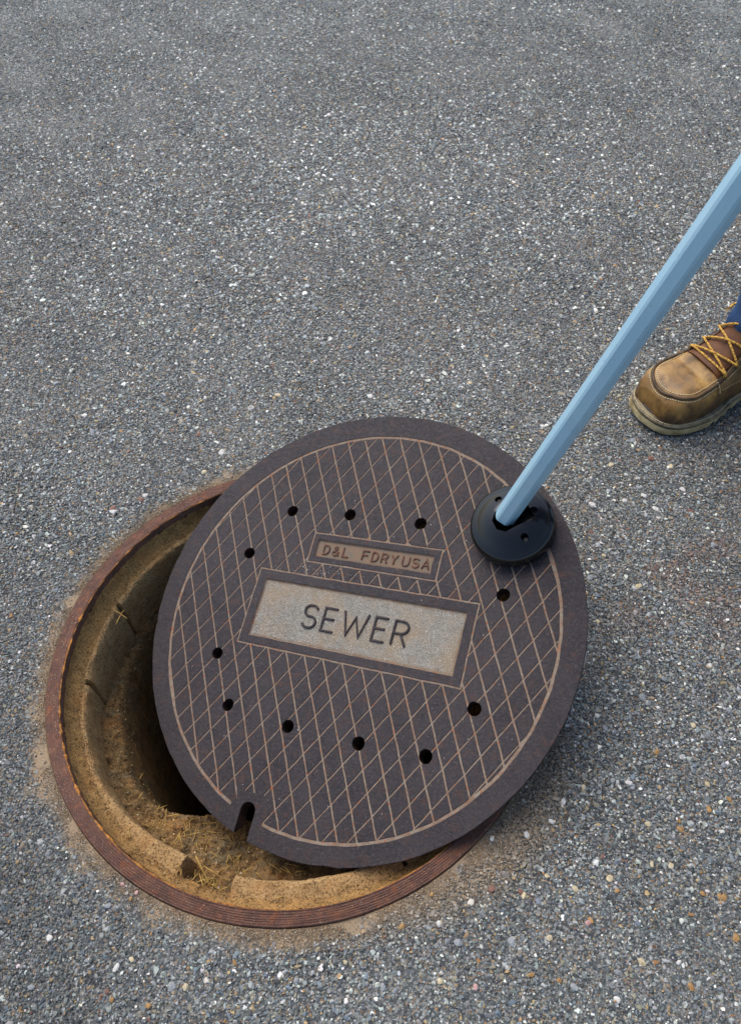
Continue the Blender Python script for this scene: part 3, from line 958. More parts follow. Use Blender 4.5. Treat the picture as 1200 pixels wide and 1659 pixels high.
# ------------------------------------------------------------------ magnetic lifter standing on the cover
M_BLACK = mat_simple('black_plastic', srgb(17, 18, 20), .16, .5)
k = N('blue_tube'); p = k.coord()
M_TUBE = k.fin(k.mix(k.noise(p, 9, 4, .6, .35, .65), k.mix(k.noise(p, 120, 6, .7, .60, .72), srgb(156, 194, 214), srgb(132, 158, 170)), srgb(166, 202, 216)), .33, k.bump(k.noise(p, 60, 5, .6), .06, .001), .12, .5)
M_STEEL = mat_simple('screw_steel', srgb(40, 40, 42), .5, .5, 0, .5)
lifter = empty('magnetic_lifter')
LB = CC + CU * .2015 + CV * .1595 + CN * .0003
lm = Matrix((CU, CV, CN)).transposed().to_4x4(); lm.translation = LB
lifter.matrix_world = lm
tag(lifter, 'round black magnetic lifter with a long pale blue pole, standing on the iron cover', 'magnetic lifter')
PIV_L = Vector((-.0085, .003, .031))                     # where the pole is held, local
EXIT = Vector((0.33694186, 0.64064143, 0.62160747))
def to_local(v): return lm.inverted() @ v
pole_dir = (to_local(EXIT) - PIV_L).normalized()
PA = math.atan2(pole_dir.y, pole_dir.x)
def magnet_head():
    prof = [(.0, .0), (.0505, .0), (.0550, .002), (.0568, .006), (.0573, .015), (.0568, .0205), (.0550, .0245), (.0525, .0265), (.0505, .0274), (.0485, .0281),
            (.043, .0316), (.036, .0358), (.028, .0396), (.020, .0424), (.012, .0440), (.0, .0446)]
    bm = bmesh.new(); seg = 96; rows = []
    for (r, z) in prof:
        if r == 0: rows.append([bm.verts.new((0, 0, z))]); continue
        rows.append([bm.verts.new((r * math.cos(2 * math.pi * k / seg), r * math.sin(2 * math.pi * k / seg), z)) for k in range(seg)])
    for A, B in zip(rows, rows[1:]):
        for k in range(seg):
            k2 = (k + 1) % seg
            if len(A) == 1: bm.faces.new((A[0], B[k2], B[k]))
            elif len(B) == 1: bm.faces.new((A[k], A[k2], B[0]))
            else: bm.faces.new((A[k], A[k2], B[k2], B[k]))
    o = bm_obj('magnet_housing', bm, M_BLACK, lifter)
    cuts = []
    def cut(bm_, mat_=None):
        c = bm_obj('cutter', bm_, M_BLACK); c.matrix_world = lm @ (mat_ or Matrix()); cuts.append(c)
        m = o.modifiers.new('b', 'BOOLEAN'); m.operation = 'DIFFERENCE'; m.object = c; m.solver = 'EXACT'
    # slot for the pole, running outwards under its lean
    b = bmesh.new(); n = 10; prof2 = []
    w_, x0, x1 = .0166, -.015, .026
    pts = [(x0 - .006, -w_ * .45), (x0 + .003, -w_), (x1, -w_), (x1 + .004, -w_ * .8), (x1 + .004, w_ * .8), (x1, w_), (x0 + .003, w_), (x0 - .006, w_ * .45)]
    lo = [b.verts.new((x, y, .003)) for x, y in pts]; hi = [b.verts.new((x, y, .08)) for x, y in pts]
    b.faces.new(lo[::-1]); b.faces.new(hi)
    for i in range(len(pts)): b.faces.new((lo[i], lo[(i + 1) % len(pts)], hi[(i + 1) % len(pts)], hi[i]))
    cut(b, Matrix.Rotation(PA, 4, 'Z'))
    for an in SCREW_A:
        b = bmesh.new(); bmesh.ops.create_cone(b, cap_ends=True, segments=24, radius1=.0046, radius2=.0058, depth=.03)
        cut(b, Matrix.Translation((.034 * math.cos(an), .034 * math.sin(an), .041)))
    bpy.context.view_layer.update()
    dg = bpy.context.evaluated_depsgraph_get()
    me = bpy.data.meshes.new_from_object(o.evaluated_get(dg)); o.modifiers.clear(); old = o.data; o.data = me
    for c in cuts: bpy.data.objects.remove(c)
    smooth_angle(o, 28)
    bv = o.modifiers.new('edge', 'BEVEL'); bv.width = .0007; bv.segments = 2; bv.limit_method = 'ANGLE'; bv.angle_limit = D2R(35)
    return o
SCREW_A = [math.atan2(-.020, .004), math.atan2(.022, -.032), math.atan2(.02, .045)]
SCREW_A = [D2R(-42), D2R(128), D2R(30)]
magnet_head()
for an in SCREW_A[:2]:
    bm = bmesh.new()
    bmesh.ops.create_cone(bm, cap_ends=True, segments=20, radius1=.0034, radius2=.0028, depth=.004)
    bmesh.ops.create_cone(bm, cap_ends=True, segments=6, radius1=.0016, radius2=.0016, depth=.0045)
    o = bm_obj('screw', bm, M_STEEL, lifter); o.location = (.034 * math.cos(an), .034 * math.sin(an), .0275)
    smooth_angle(o, 30)
def pole():
    d = pole_dir; L = 1.12
    side = d.cross(Vector((0, 0, 1))).normalized(); up = side.cross(d).normalized()
    R = .0147; V, F = [], []
    secs = []
    for (t, kk) in ((0.0, .90), (.002, 1.0), (L, 1.0)):
        for ring in (0,):
            row = []
            for i in range(6):
                for da in (-7, 7):                     # softened hex corners
                    an = D2R(60 * i + 23 + da)
                    row.append(PIV_L + d * t + (side * math.cos(an) + up * math.sin(an)) * R * kk)
            secs.append(row)
    inner = []
    m = 12
    for row in secs: V += row
    for s_ in range(len(secs) - 1):
        for i in range(m): F.append((s_ * m + i, s_ * m + (i + 1) % m, (s_ + 1) * m + (i + 1) % m, (s_ + 1) * m + i))
    F.append(tuple(range(m))[::-1]); F.append(tuple((len(secs) - 1) * m + i for i in range(m)))
    o = mesh('pole', V, F, mat=M_TUBE, parent=lifter); o['label'] = 'long pale blue six-sided pole'
    smooth_angle(o, 20)
    # black grip at the top, above the picture
    v, f = tube([PIV_L + d * (L - .14), PIV_L + d * (L + .005)], .0195, 20)
    g = mesh('grip', v, f, mat=M_BLACK, parent=lifter, smooth=False); smooth_angle(g, 30)
    v, f = tube([PIV_L + side * .0165, PIV_L - side * .0165], .004, 16)
    return o
pole()

# ------------------------------------------------------------------ the person
person = empty('person')
BA = D2R(25); EX = Vector((math.cos(BA), math.sin(BA), 0)); EY = Vector((-math.sin(BA), math.cos(BA), 0)); EZ = Vector((0, 0, 1))
BT = Vector((.455, .972, 0)) + EY * -.040 + EX * .004 + EZ * .0015
tag(person, 'person in blue jeans and scuffed tan leather work boots, seen at the right edge', 'person')

def mat_leather():
    k = N('tan_leather'); p = k.coord()
    c = k.mix(k.noise(p, 22, 5, .6, .3, .7), srgb(116, 82, 38), srgb(184, 142, 76))
    c = k.mix(k.mth('MULTIPLY', k.noise(p, 38, 6, .7, .50, .66), .8), c, srgb(70, 50, 32))
    c = k.mix(k.mth('MULTIPLY', k.noise(p, 14, 4, .6, .52, .62), .5), c, srgb(86, 74, 68))
    sx = k.n('ShaderNodeSeparateXYZ'); k.l(p, sx.inputs[0])
    lowz = k.rng(sx.outputs[2], .026, .068, 1.0, 0)
    c = k.mix(k.mth('MULTIPLY', lowz, k.noise(p, 34, 5, .7, .34, .56)), c, srgb(56, 38, 24))
    h = k.noise(p, 500, 4, .7)
    return k.fin(c, k.rng(k.noise(p, 40, 4, .6), .3, .7, .38, .6), k.bump(h, .25, .0006), spec=.45)
M_LEA = mat_leather()
M_LEA_D = mat_simple('dark_leather', srgb(98, 76, 50), .6, .35, 500, var=srgb(60, 48, 36), vs=50)
M_FLAP = mat_simple('flap_leather', srgb(138, 108, 68), .62, .3, 500, var=srgb(104, 80, 50), vs=40)
M_TONGUE = mat_simple('brown_tongue', srgb(112, 68, 34), .6, .35, 400, var=srgb(80, 46, 24))
M_SOLE = mat_simple('tan_rubber', srgb(206, 190, 144), .75, .3, 300, var=srgb(140, 122, 84), vs=45)
M_WELT = mat_simple('grey_welt', srgb(158, 144, 114), .7, .3, 400, var=srgb(84, 76, 64), vs=60)
M_DARK = mat_simple('dark_rubber', srgb(46, 44, 42), .6, .4, 300)
M_THREAD = mat_simple('thread', srgb(222, 206, 164), .8, .2)
k = N('lace'); p = k.coord(); M_LACE = k.fin(k.mix(k.noise(p, 420, 2, .5, .48, .54), srgb(224, 176, 74), srgb(140, 96, 40)), .75, k.bump(k.noise(p, 1500, 2), .5, .0005))
M_BRASS = mat_simple('aged_brass', srgb(128, 104, 58), .4, .5, 0, .8)
def mat_denim():
    k = N('denim'); p = k.coord()
    wv = k.n('ShaderNodeTexWave'); k.l(p, wv.inputs[0]); wv.inputs['Scale'].default_value = 260; wv.inputs['Distortion'].default_value = 2
    c = k.mix(k.noise(p, 30, 5, .6, .3, .7), srgb(16, 34, 70), srgb(40, 72, 118))
    c = k.mix(k.mth('MULTIPLY', wv.outputs['Fac'], .35), c, srgb(100, 132, 170))
    return k.fin(c, .85, k.bump(wv.outputs['Fac'], .4, .0006), spec=.2)
M_DENIM = mat_denim()

RING = [  # outer point (x,z), inner/top point (x,z), half width, squareness
    ((.0035, .022), (.0065, .044), .021), ((.005, .022), (.010, .058), .034), ((.013, .022), (.020, .069), .0455), ((.030, .022), (.038, .0765), .0525),
    ((.054, .022), (.060, .0795), .0560), ((.080, .022), (.080, .082), .0560), ((.100, .022), (.096, .0875), .0530), ((.120, .026), (.116, .092), .0490),
    ((.145, .026), (.136, .106), .0455), ((.180, .026), (.156, .124), .0425), ((.225, .026), (.172, .146), .0405), ((.262, .028), (.182, .168), .040),
    ((.286, .040), (.188, .186), .0405), ((.295, .075), (.190, .200), .042), ((.292, .120), (.191, .212), .046), ((.290, .170), (.192, .222), .050)]
def ring_at(t):
    t = max(0, min(len(RING) - 1.0001, t)); i = int(t); f = t - i
    A, B = RING[i], RING[i + 1]
    if True:
        L = lambda a, b: a + (b - a) * f
        return (L(A[0][0], B[0][0]), L(A[0][1], B[0][1])), (L(A[1][0], B[1][0]), L(A[1][1], B[1][1])), L(A[2], B[2])
def surf(t, s, off=0.0):
    """point on the upper: t along rings, s 0..1 from near-side bottom over the top to far-side bottom (near = -y)"""
    (ox, oz), (ix, iz), w_ = ring_at(t)
    an = math.pi * s                                   # 0 near bottom .. pi far bottom
    c, sn = math.cos(an), math.sin(an)
    sq = .55 if t < 7 else .55 + min(1, (t - 7) / 4) * .35
    y = -math.copysign(abs(c) ** (sq * .85), c) * w_ * (1.0 + .06 * math.sin(2 * an if an < math.pi / 2 else 2 * (math.pi - an)))
    h = abs(sn) ** sq
    x = ox + (ix - ox) * h; z = oz + (iz - oz) * h
    return Vector((x, y, z))
def surf_o(t, s, off):
    e = .01
    p = surf(t, s); du = surf(t + e, s) - surf(t - e, s); dv = surf(t, min(1, s + e)) - surf(t, max(0, s - e))
    n = dv.cross(du)
    if n.length < 1e-12: return p
    n.normalize()
    c = Vector((p.x, 0, .05))
    if n.dot(p - c) < 0: n = -n
    return p + n * off
def W(p): return BT + EX * p.x + EY * p.y + EZ * p.z
BW = Matrix((EX, EY, EZ)).transposed().to_4x4(); BW.translation = BT
person.matrix_world = BW
boot = empty('boot'); boot.parent = person
def patch(name, t0, t1, s0f, s1f, off, th, mat, nt_=24, ns=16, dome=0.0, parent=boot):
    """leather piece lying on the upper between t0..t1 and s0..s1 with real thickness"""
    V, F = [], []
    for lay in (0, 1):
        for i in range(nt_ + 1):
            t = t0 + (t1 - t0) * i / nt_
            a, b = s0f(t), s1f(t)
            for j in range(ns + 1):
                s_ = a + (b - a) * j / ns
                edge = min(i, nt_ - i, j, ns - j)
                o_ = off + (th * (1 if edge > 0 else .45) if lay else -.0015) + (dome * math.sin(math.pi * j / ns) if lay else 0)
                V.append(surf_o(t, s_, o_))
    m = (nt_ + 1) * (ns + 1)
    for i in range(nt_):
        for j in range(ns):
            a = i * (ns + 1) + j; q = (a, a + 1, a + ns + 2, a + ns + 1)
            F.append(tuple(x + m for x in q)); F.append(q[::-1])
    bd = [j for j in range(ns + 1)] + [i * (ns + 1) + ns for i in range(1, nt_ + 1)] + [nt_ * (ns + 1) + j for j in range(ns - 1, -1, -1)] + [i * (ns + 1) for i in range(nt_ - 1, 0, -1)]
    for a, b in zip(bd, bd[1:] + bd[:1]): F.append((a, b, b + m, a + m))
    bm = bmesh.new(); vs = [bm.verts.new(v) for v in V]
    for f in F:
        try: bm.faces.new([vs[i] for i in f])
        except ValueError: pass
    o = bm_obj(name, bm, mat, parent); smooth_angle(o, 22); return o
def build_boot():
    # upper
    V, F = [], []; ns, nt_ = 48, 90
    for i in range(nt_ + 1):
        t = 15 * (i / nt_) ** 1.0
        for j in range(ns + 1):
            p = surf(t, j / ns)
            q = Vector((p.x * 25, p.y * 25, p.z * 25))
            cr = 0
            if 4.6 < t < 7.5: cr = -.0014 * max(0, math.sin((t - 4.6) / 2.9 * math.pi * 3)) * math.sin(math.pi * j / ns)
            V.append(p + Vector((0, 0, 1)) * (noise.noise(q) * .0016 + cr))
    for i in range(nt_):
        for j in range(ns): a = i * (ns + 1) + j; F.append((a, a + ns + 1, a + ns + 2, a + 1))
    F.append(tuple(range(ns + 1)))
    o = mesh('upper', V, F, mat=M_LEA, parent=boot, smooth=True)
    bm = bmesh.new(); bm.from_mesh(o.data); bmesh.ops.recalc_face_normals(bm, faces=bm.faces); bm.to_mesh(o.data); bm.free()
    # moccasin seam ridge round the toe cap with its two stitch rows
    def cap_curve(sh=0.0, n=80):
        out = []
        for i in range(n + 1):
            a = i / n
            # from the near quarter round the toe to the far quarter, in (x,y), then dropped on the surface
            th = math.pi * a
            out.append(a)
        return out
    def top_point(x, y, off):
        # drop a point on the upper from above
        best = None
        lo_t, hi_t = 0, 9
        for _ in range(26):
            mt = (lo_t + hi_t) / 2
            # x grows with t on the top line
            s_ = s_for_y(mt, y)
            if surf(mt, s_).x < x: lo_t = mt
            else: hi_t = mt
        return surf_o(mt, s_for_y(mt, y), off)
    def s_for_y(t, y):
        lo, hi = 0.0, 1.0
        for _ in range(22):
            m_ = (lo + hi) / 2
            if surf(t, m_).y < y: lo = m_
            else: hi = m_
        return m_
    def u_path(inset, off, n=90, xe=.098):
        pts = []
        hw = .0465 - inset; x0 = .0165 + inset
        for i in range(n + 1):
            a = i / n
            if a < .36: y = -hw; x = xe - (xe - (x0 + hw * .95)) * (a / .36)
            elif a > .64: y = hw; x = (x0 + hw * .95) + (xe - (x0 + hw * .95)) * ((a - .64) / .36)
            else:
                th = (a - .36) / .28 * math.pi
                y = -hw * math.cos(th) ; x = x0 + hw * .95 * (1 - math.sin(th) ** .8)
            if x > .06: y *= 1 - (x - .06) * 1.6
            pts.append(top_point(x, y, off))
        return pts
    sm_ = u_path(0.0, .0006)
    v, f = tube(sm_, .0030, 8); mesh('toe_seam', v, f, mat=M_LEA_D, parent=boot, smooth=True)
    def stitches(path, name, ln=.0030, gap=.0015, rad=.0007, mat=M_THREAD):
        V, F = [], []; acc = 0; cur = [path[0]]; on = True
        for a, b in zip(path, path[1:]):
            d = (b - a).length; k_ = 0
            while k_ < d:
                st = (ln if on else gap) - acc
                if k_ + st <= d:
                    k_ += st; pt = a.lerp(b, k_ / d)
                    if on:
                        cur.append(pt)
                        v, f = tube([cur[0], cur[0].lerp(cur[-1], .5) + Vector((0, 0, .0003)), cur[-1]], rad, 5); bb = len(V); V.extend(v); F.extend([tuple(q + bb for q in ff) for ff in f])
                    cur = [pt]; on = not on; acc = 0
                else:
                    acc += d - k_; k_ = d
        o = mesh(name, V, F, mat=mat, parent=boot, smooth=True); o['kind'] = 'stuff'; return o
    stitches(u_path(.0055, .0004), 'stitching')
    stitches(u_path(-.0042, .0003), 'stitching')
    # sole layers: outlines as offsets of a foot shape
    OUT = [(-.0085, 0), (-.0055, .020), (.001, .036), (.013, .0485), (.034, .0580), (.060, .0635), (.090, .0645), (.115, .0605), (.145, .051), (.180, .045), (.215, .043), (.255, .043), (.285, .036), (.298, .020), (.301, 0)]
    def outline(off, n=140):
        pts = OUT + [(x, -y) for x, y in OUT[-2:0:-1]]
        m = len(pts); out = []
        for i in range(n):
            t = i / n * m; a = int(t); f = t - a
            P = [Vector(pts[(a + q - 1) % m]) for q in range(4)]
            p = .5 * ((2 * P[1]) + (-P[0] + P[2]) * f + (2 * P[0] - 5 * P[1] + 4 * P[2] - P[3]) * f * f + (-P[0] + 3 * P[1] - 3 * P[2] + P[3]) * f ** 3)
            out.append(p)
        res = []
        for i, p in enumerate(out):
            t = out[(i + 1) % n] - out[(i - 1) % n]; nn = Vector((t.y, -t.x)).normalized()
            if nn.dot(p - Vector((.15, 0))) < 0: nn = -nn
            res.append(p + nn * off)
        return res
    def slab(name, layers, mat, tread=False):
        n = 140; V, F = [], []
        for li, (off, z) in enumerate(layers):
            for i, p in enumerate(outline(off)):
                zz = z; q = p
                if tread and li <= 1 and p.x > .085: 
                    if i % 4 < 2: zz += .0070; q = p * 1.0
                if z > 0: zz += .0006 * noise.noise(Vector((p.x * 90, p.y * 90, z * 40)))
                # toe spring
                zz += max(0, .03 - p.x) * .12
                V.append((q.x, q.y, zz))
        for li in range(len(layers) - 1):
            for i in range(n):
                i2 = (i + 1) % n; F.append((li * n + i, li * n + i2, (li + 1) * n + i2, (li + 1) * n + i))
        F.append(tuple(range(n))[::-1]); F.append(tuple((len(layers) - 1) * n + i for i in range(n)))
        o = mesh(name, V, F, mat=mat, parent=boot); smooth_angle(o, 35); return o
    slab('outsole', [(-.002, .0), (.0012, .003), (.0015, .0125), (.0005, .0148)], M_SOLE, True)
    slab('midsole', [(-.0015, .0145), (-.0005, .0165), (-.0008, .0185)], M_DARK)
    slab('welt', [(.0005, .0183), (.0014, .0202), (.0008, .0222), (-.004, .0232), (-.010, .0234)], M_WELT)
    slab('rand', [(-.0100, .0230), (-.0108, .0245), (-.0125, .0258), (-.0160, .0262)], M_DARK)
    wp = [Vector((p.x, p.y, .0236 + max(0, .03 - p.x) * .12)) for p in outline(-.0028)]
    stitches(wp[:] , 'stitching', .0024, .0014, .0007)
    # quarter panels with eyelet facings, near and far side
    lace_s = lambda t: .335 - .012 * max(0, t - 8)
    near0 = lambda t: .07 + max(0, 8.6 - t) * .035
    patch('quarter', 5.75, 14.6, near0, lace_s, .0006, .0022, M_FLAP)
    patch('quarter', 5.4, 14.6, lambda t: 1 - lace_s(t), lambda t: 1 - near0(t), .0004, .0018, M_LEA_D)
    patch('facing', 5.95, 14.4, lambda t: lace_s(t) - .055, lambda t: lace_s(t) + .012, .0022, .0014, M_LEA_D, ns=6)
    patch('facing', 5.6, 14.4, lambda t: 1 - lace_s(t) - .012, lambda t: 1 - lace_s(t) + .055, .0022, .0014, M_LEA_D, ns=6)
    patch('tongue', 6.15, 14.9, lambda t: .36, lambda t: .64, .0006, .0018, M_TONGUE, dome=.004)
    stitches([surf_o(6.5 + (7.6 * i / 60), lace_s(6.5 + 7.6 * i / 60) - .062, .0026) for i in range(61)], 'stitching', .0024, .0014, .0006)
    stitches([surf_o(5.95, near0(5.95) + (lace_s(5.95) - near0(5.95)) * i / 20, .0026) for i in range(21)], 'stitching', .0024, .0014, .0006)
    stitches([surf_o(6.4 + (7.6 * i / 60), near0(6.4 + 7.6 * i / 60) + .03, .0024) for i in range(61)], 'stitching', .0024, .0014, .0006)
    # eyelets and laces
    ts = [6.7, 7.9, 9.1, 10.4]
    def ey(t, side):
        s_ = lace_s(t) - .022
        if side > 0: s_ = 1 - s_
        return s_
    for t in ts:
        for side in (-1, 1):
            p = surf_o(t, ey(t, side), .0042); q = surf_o(t, ey(t, side), .006); n = (q - p).normalized()
            bm = bmesh.new(); R0, r0 = .0033, .0010
            for i in range(16):
                pass
            a = n.cross(Vector((1, 0, 0))).normalized(); b = n.cross(a)
            rows = []
            for i in range(16):
                an = 2 * math.pi * i / 16; e = a * math.cos(an) + b * math.sin(an)
                rows.append([bm.verts.new(p + e * (R0 + r0 * math.cos(2 * math.pi * j / 6)) + n * r0 * math.sin(2 * math.pi * j / 6)) for j in range(6)])
            for i in range(16):
                for j in range(6): bm.faces.new((rows[i][j], rows[(i + 1) % 16][j], rows[(i + 1) % 16][(j + 1) % 6], rows[i][(j + 1) % 6]))
            bm_obj('eyelet', bm, M_BRASS, boot, True)
    def lace(pts, name='lace', rad=.0019):
        # smooth through control points
        out = []
        m = len(pts)
        for i in range(m - 1):
            P = [pts[max(0, i - 1)], pts[i], pts[i + 1], pts[min(m - 1, i + 2)]]
            for q in range(8):
                f = q / 8
                out.append(.5 * ((2 * P[1]) + (-P[0] + P[2]) * f + (2 * P[0] - 5 * P[1] + 4 * P[2] - P[3]) * f * f + (-P[0] + 3 * P[1] - 3 * P[2] + P[3]) * f ** 3))
        out.append(pts[-1])
        v, f = tube(out, rad, 8); mesh(name, v, f, mat=M_LACE, parent=boot, smooth=True)
    for i in range(len(ts) - 1):
        for side in (-1, 1):
            t0, t1 = ts[i], ts[i + 1]
            a = surf_o(t0, ey(t0, side), .0035); a2 = surf_o(t0 + .05, ey(t0, side) - side * .05, .0085)
            mid = surf_o((t0 + t1) / 2, .5 - side * .0, .0105 + (.002 if side > 0 else 0))
            b2 = surf_o(t1 - .15, ey(t1, -side) + side * .03, .0095); b = surf_o(t1, ey(t1, -side), .0035)
            lace([a, a2, mid, b2, b])
    a = surf_o(ts[0], ey(ts[0], -1), .0035); b = surf_o(ts[0], ey(ts[0], 1), .0035)
    lace([a, surf_o(ts[0] - .1, .40, .0085), surf_o(ts[0] - .1, .60, .0085), b])
    # loose frayed lace end on the far side
    e0 = surf_o(11.2, .74, .006)
    lace([e0, e0 + Vector((-.006, .012, .004)), e0 + Vector((-.014, .015, .002)), e0 + Vector((-.021, .013, .000))], rad=.0021)
    tip = e0 + Vector((-.021, .013, .000)); V, F = [], []
    for i in range(9):
        d = Vector((-.009 + random.uniform(-.002, .002), random.uniform(-.004, .004), random.uniform(-.005, .002)))
        v, f = tube([tip, tip + d], [.0006, .0003], 4); bb = len(V); V += v; F += [tuple(q + bb for q in ff) for ff in f]
    o = mesh('lace_fray', V, F, mat=M_LACE, parent=boot); o['kind'] = 'stuff'
    # little brass rivet at the quarter corner
    p = surf_o(6.25, near0(6.25) + .03, .0026); bm = bmesh.new(); bmesh.ops.create_uvsphere(bm, u_segments=12, v_segments=8, radius=.0024)
    for v in bm.verts: v.co += p
    bm_obj('rivet', bm, M_BRASS, boot, True)
build_boot()

def leg_tube(name, path, radii, mat, seg=48, folds=.006, parent=person, seed=0, hem=True):
    V, F = [], []; n = len(path); pts = [Vector(p) for p in path]
    N_ = 70; rows = []
    for i in range(N_ + 1):
        t = i / N_ * (n - 1); a = min(int(t), n - 2); f = t - a
        P = [pts[max(0, a - 1)], pts[a], pts[a + 1], pts[min(n - 1, a + 2)]]
        c = .5 * ((2 * P[1]) + (-P[0] + P[2]) * f + (2 * P[0] - 5 * P[1] + 4 * P[2] - P[3]) * f * f + (-P[0] + 3 * P[1] - 3 * P[2] + P[3]) * f ** 3)
        r = radii[a] + (radii[a + 1] - radii[a]) * f
        rows.append((c, r))
    for i, (c, r) in enumerate(rows):
        tt = (rows[min(i + 1, N_)][0] - rows[max(i - 1, 0)][0]).normalized()
        a = Vector((0, 1, 0)).cross(tt).normalized(); b = tt.cross(a)
        for k in range(seg):
            an = 2 * math.pi * k / seg
            e = a * math.cos(an) + b * math.sin(an)
            q = c * 1.0
            fold = noise.noise(Vector((math.cos(an) * 1.6, math.sin(an) * 1.6, c.z * 16 + math.sin(an) * 1.5 + seed))) * folds * (1.8 if i < 22 else 1)
            V.append(c + e * (r + fold))
    for i in range(N_):
        for k in range(seg): k2 = (k + 1) % seg; F.append((i * seg + k, i * seg + k2, (i + 1) * seg + k2, (i + 1) * seg + k))
    F.append(tuple(N_ * seg + k for k in range(seg)))
    # turned-in hem with thickness
    b0 = len(V)
    for k in range(seg):
        v = Vector(V[k]); c = rows[0][0]; V.append(c + (v - c) * .955)
    for k in range(seg): V.append(Vector(V[b0 + k]) + Vector((0, 0, .10)))
    for k in range(seg):
        k2 = (k + 1) % seg; F.append((k2, k, b0 + k, b0 + k2)); F.append((b0 + k2, b0 + k, b0 + seg + k, b0 + seg + k2))
    return V, F

# trousers: one mesh, two legs and the seat
def trousers():
    p1 = [(.224, 0, .098), (.220, -.004, .22), (.195, -.012, .50), (.235, -.06, .74), (.275, -.085, .94)]
    p2 = [(.322, -.34, .105), (.315, -.335, .22), (.270, -.315, .50), (.270, -.285, .74), (.275, -.255, .94)]
    rr = [.062, .066, .076, .098, .112]
    V, F = leg_tube('leg', p1, rr, M_DENIM, seed=0)
    V2, F2 = leg_tube('leg', p2, rr, M_DENIM, seed=4); b = len(V); V += V2; F += [tuple(q + b for q in f) for f in F2]
    # seat
    seg = 48; b = len(V); rows = [(.84, .075, .12), (.90, .125, .19), (.97, .135, .20), (1.03, .125, .185), (1.07, .118, .175)]
    for z, rx, ry in rows:
        for k in range(seg):
            a = 2 * math.pi * k / seg
            V.append(Vector((.278 + rx * math.cos(a), -.17 + ry * math.sin(a), z)))
    for i in range(len(rows) - 1):
        for k in range(seg): k2 = (k + 1) % seg; F.append((b + i * seg + k, b + i * seg + k2, b + (i + 1) * seg + k2, b + (i + 1) * seg + k))
    F.append(tuple(b + k for k in range(seg))[::-1]); F.append(tuple(b + (len(rows) - 1) * seg + k for k in range(seg)))
    o = mesh('jeans', V, F, mat=M_DENIM, smooth=True, parent=person)
    return o
trousers()
# second boot: copies of the first one's pieces
def copy_boot():
    e = empty('boot'); e.parent = person; e.location = (.100, -.34, 0); e.scale = (1, -1, 1)
    for ch in list(boot.children):
        c = ch.copy(); COL.objects.link(c); c.parent = e
copy_boot()

M_SKIN = mat_simple('skin', srgb(190, 142, 116), .55, .4, 300)
M_JACKET = mat_simple('grey_work_shirt', srgb(96, 104, 110), .85, .2, 300, var=srgb(84, 92, 98))
M_HAIR = mat_simple('brown_hair', srgb(62, 44, 32), .7, .3, 300)
def skin_mesh(name, verts, edges, radii, mat, parent, sub=2):
    me = bpy.data.meshes.new(name); me.from_pydata([tuple(v) for v in verts], edges, []); me.materials.append(mat)
    o = bpy.data.objects.new(name, me); COL.objects.link(o); o.parent = parent
    m = o.modifiers.new('skin', 'SKIN'); m.use_smooth_shade = True
    for i, r in enumerate(radii):
        rr = (r, r) if isinstance(r, (int, float)) else r
        me.skin_vertices[0].data[i].radius = rr
    me.skin_vertices[0].data[0].use_root = True
    s_ = o.modifiers.new('sub', 'SUBSURF'); s_.levels = sub; s_.render_levels = sub
    return o
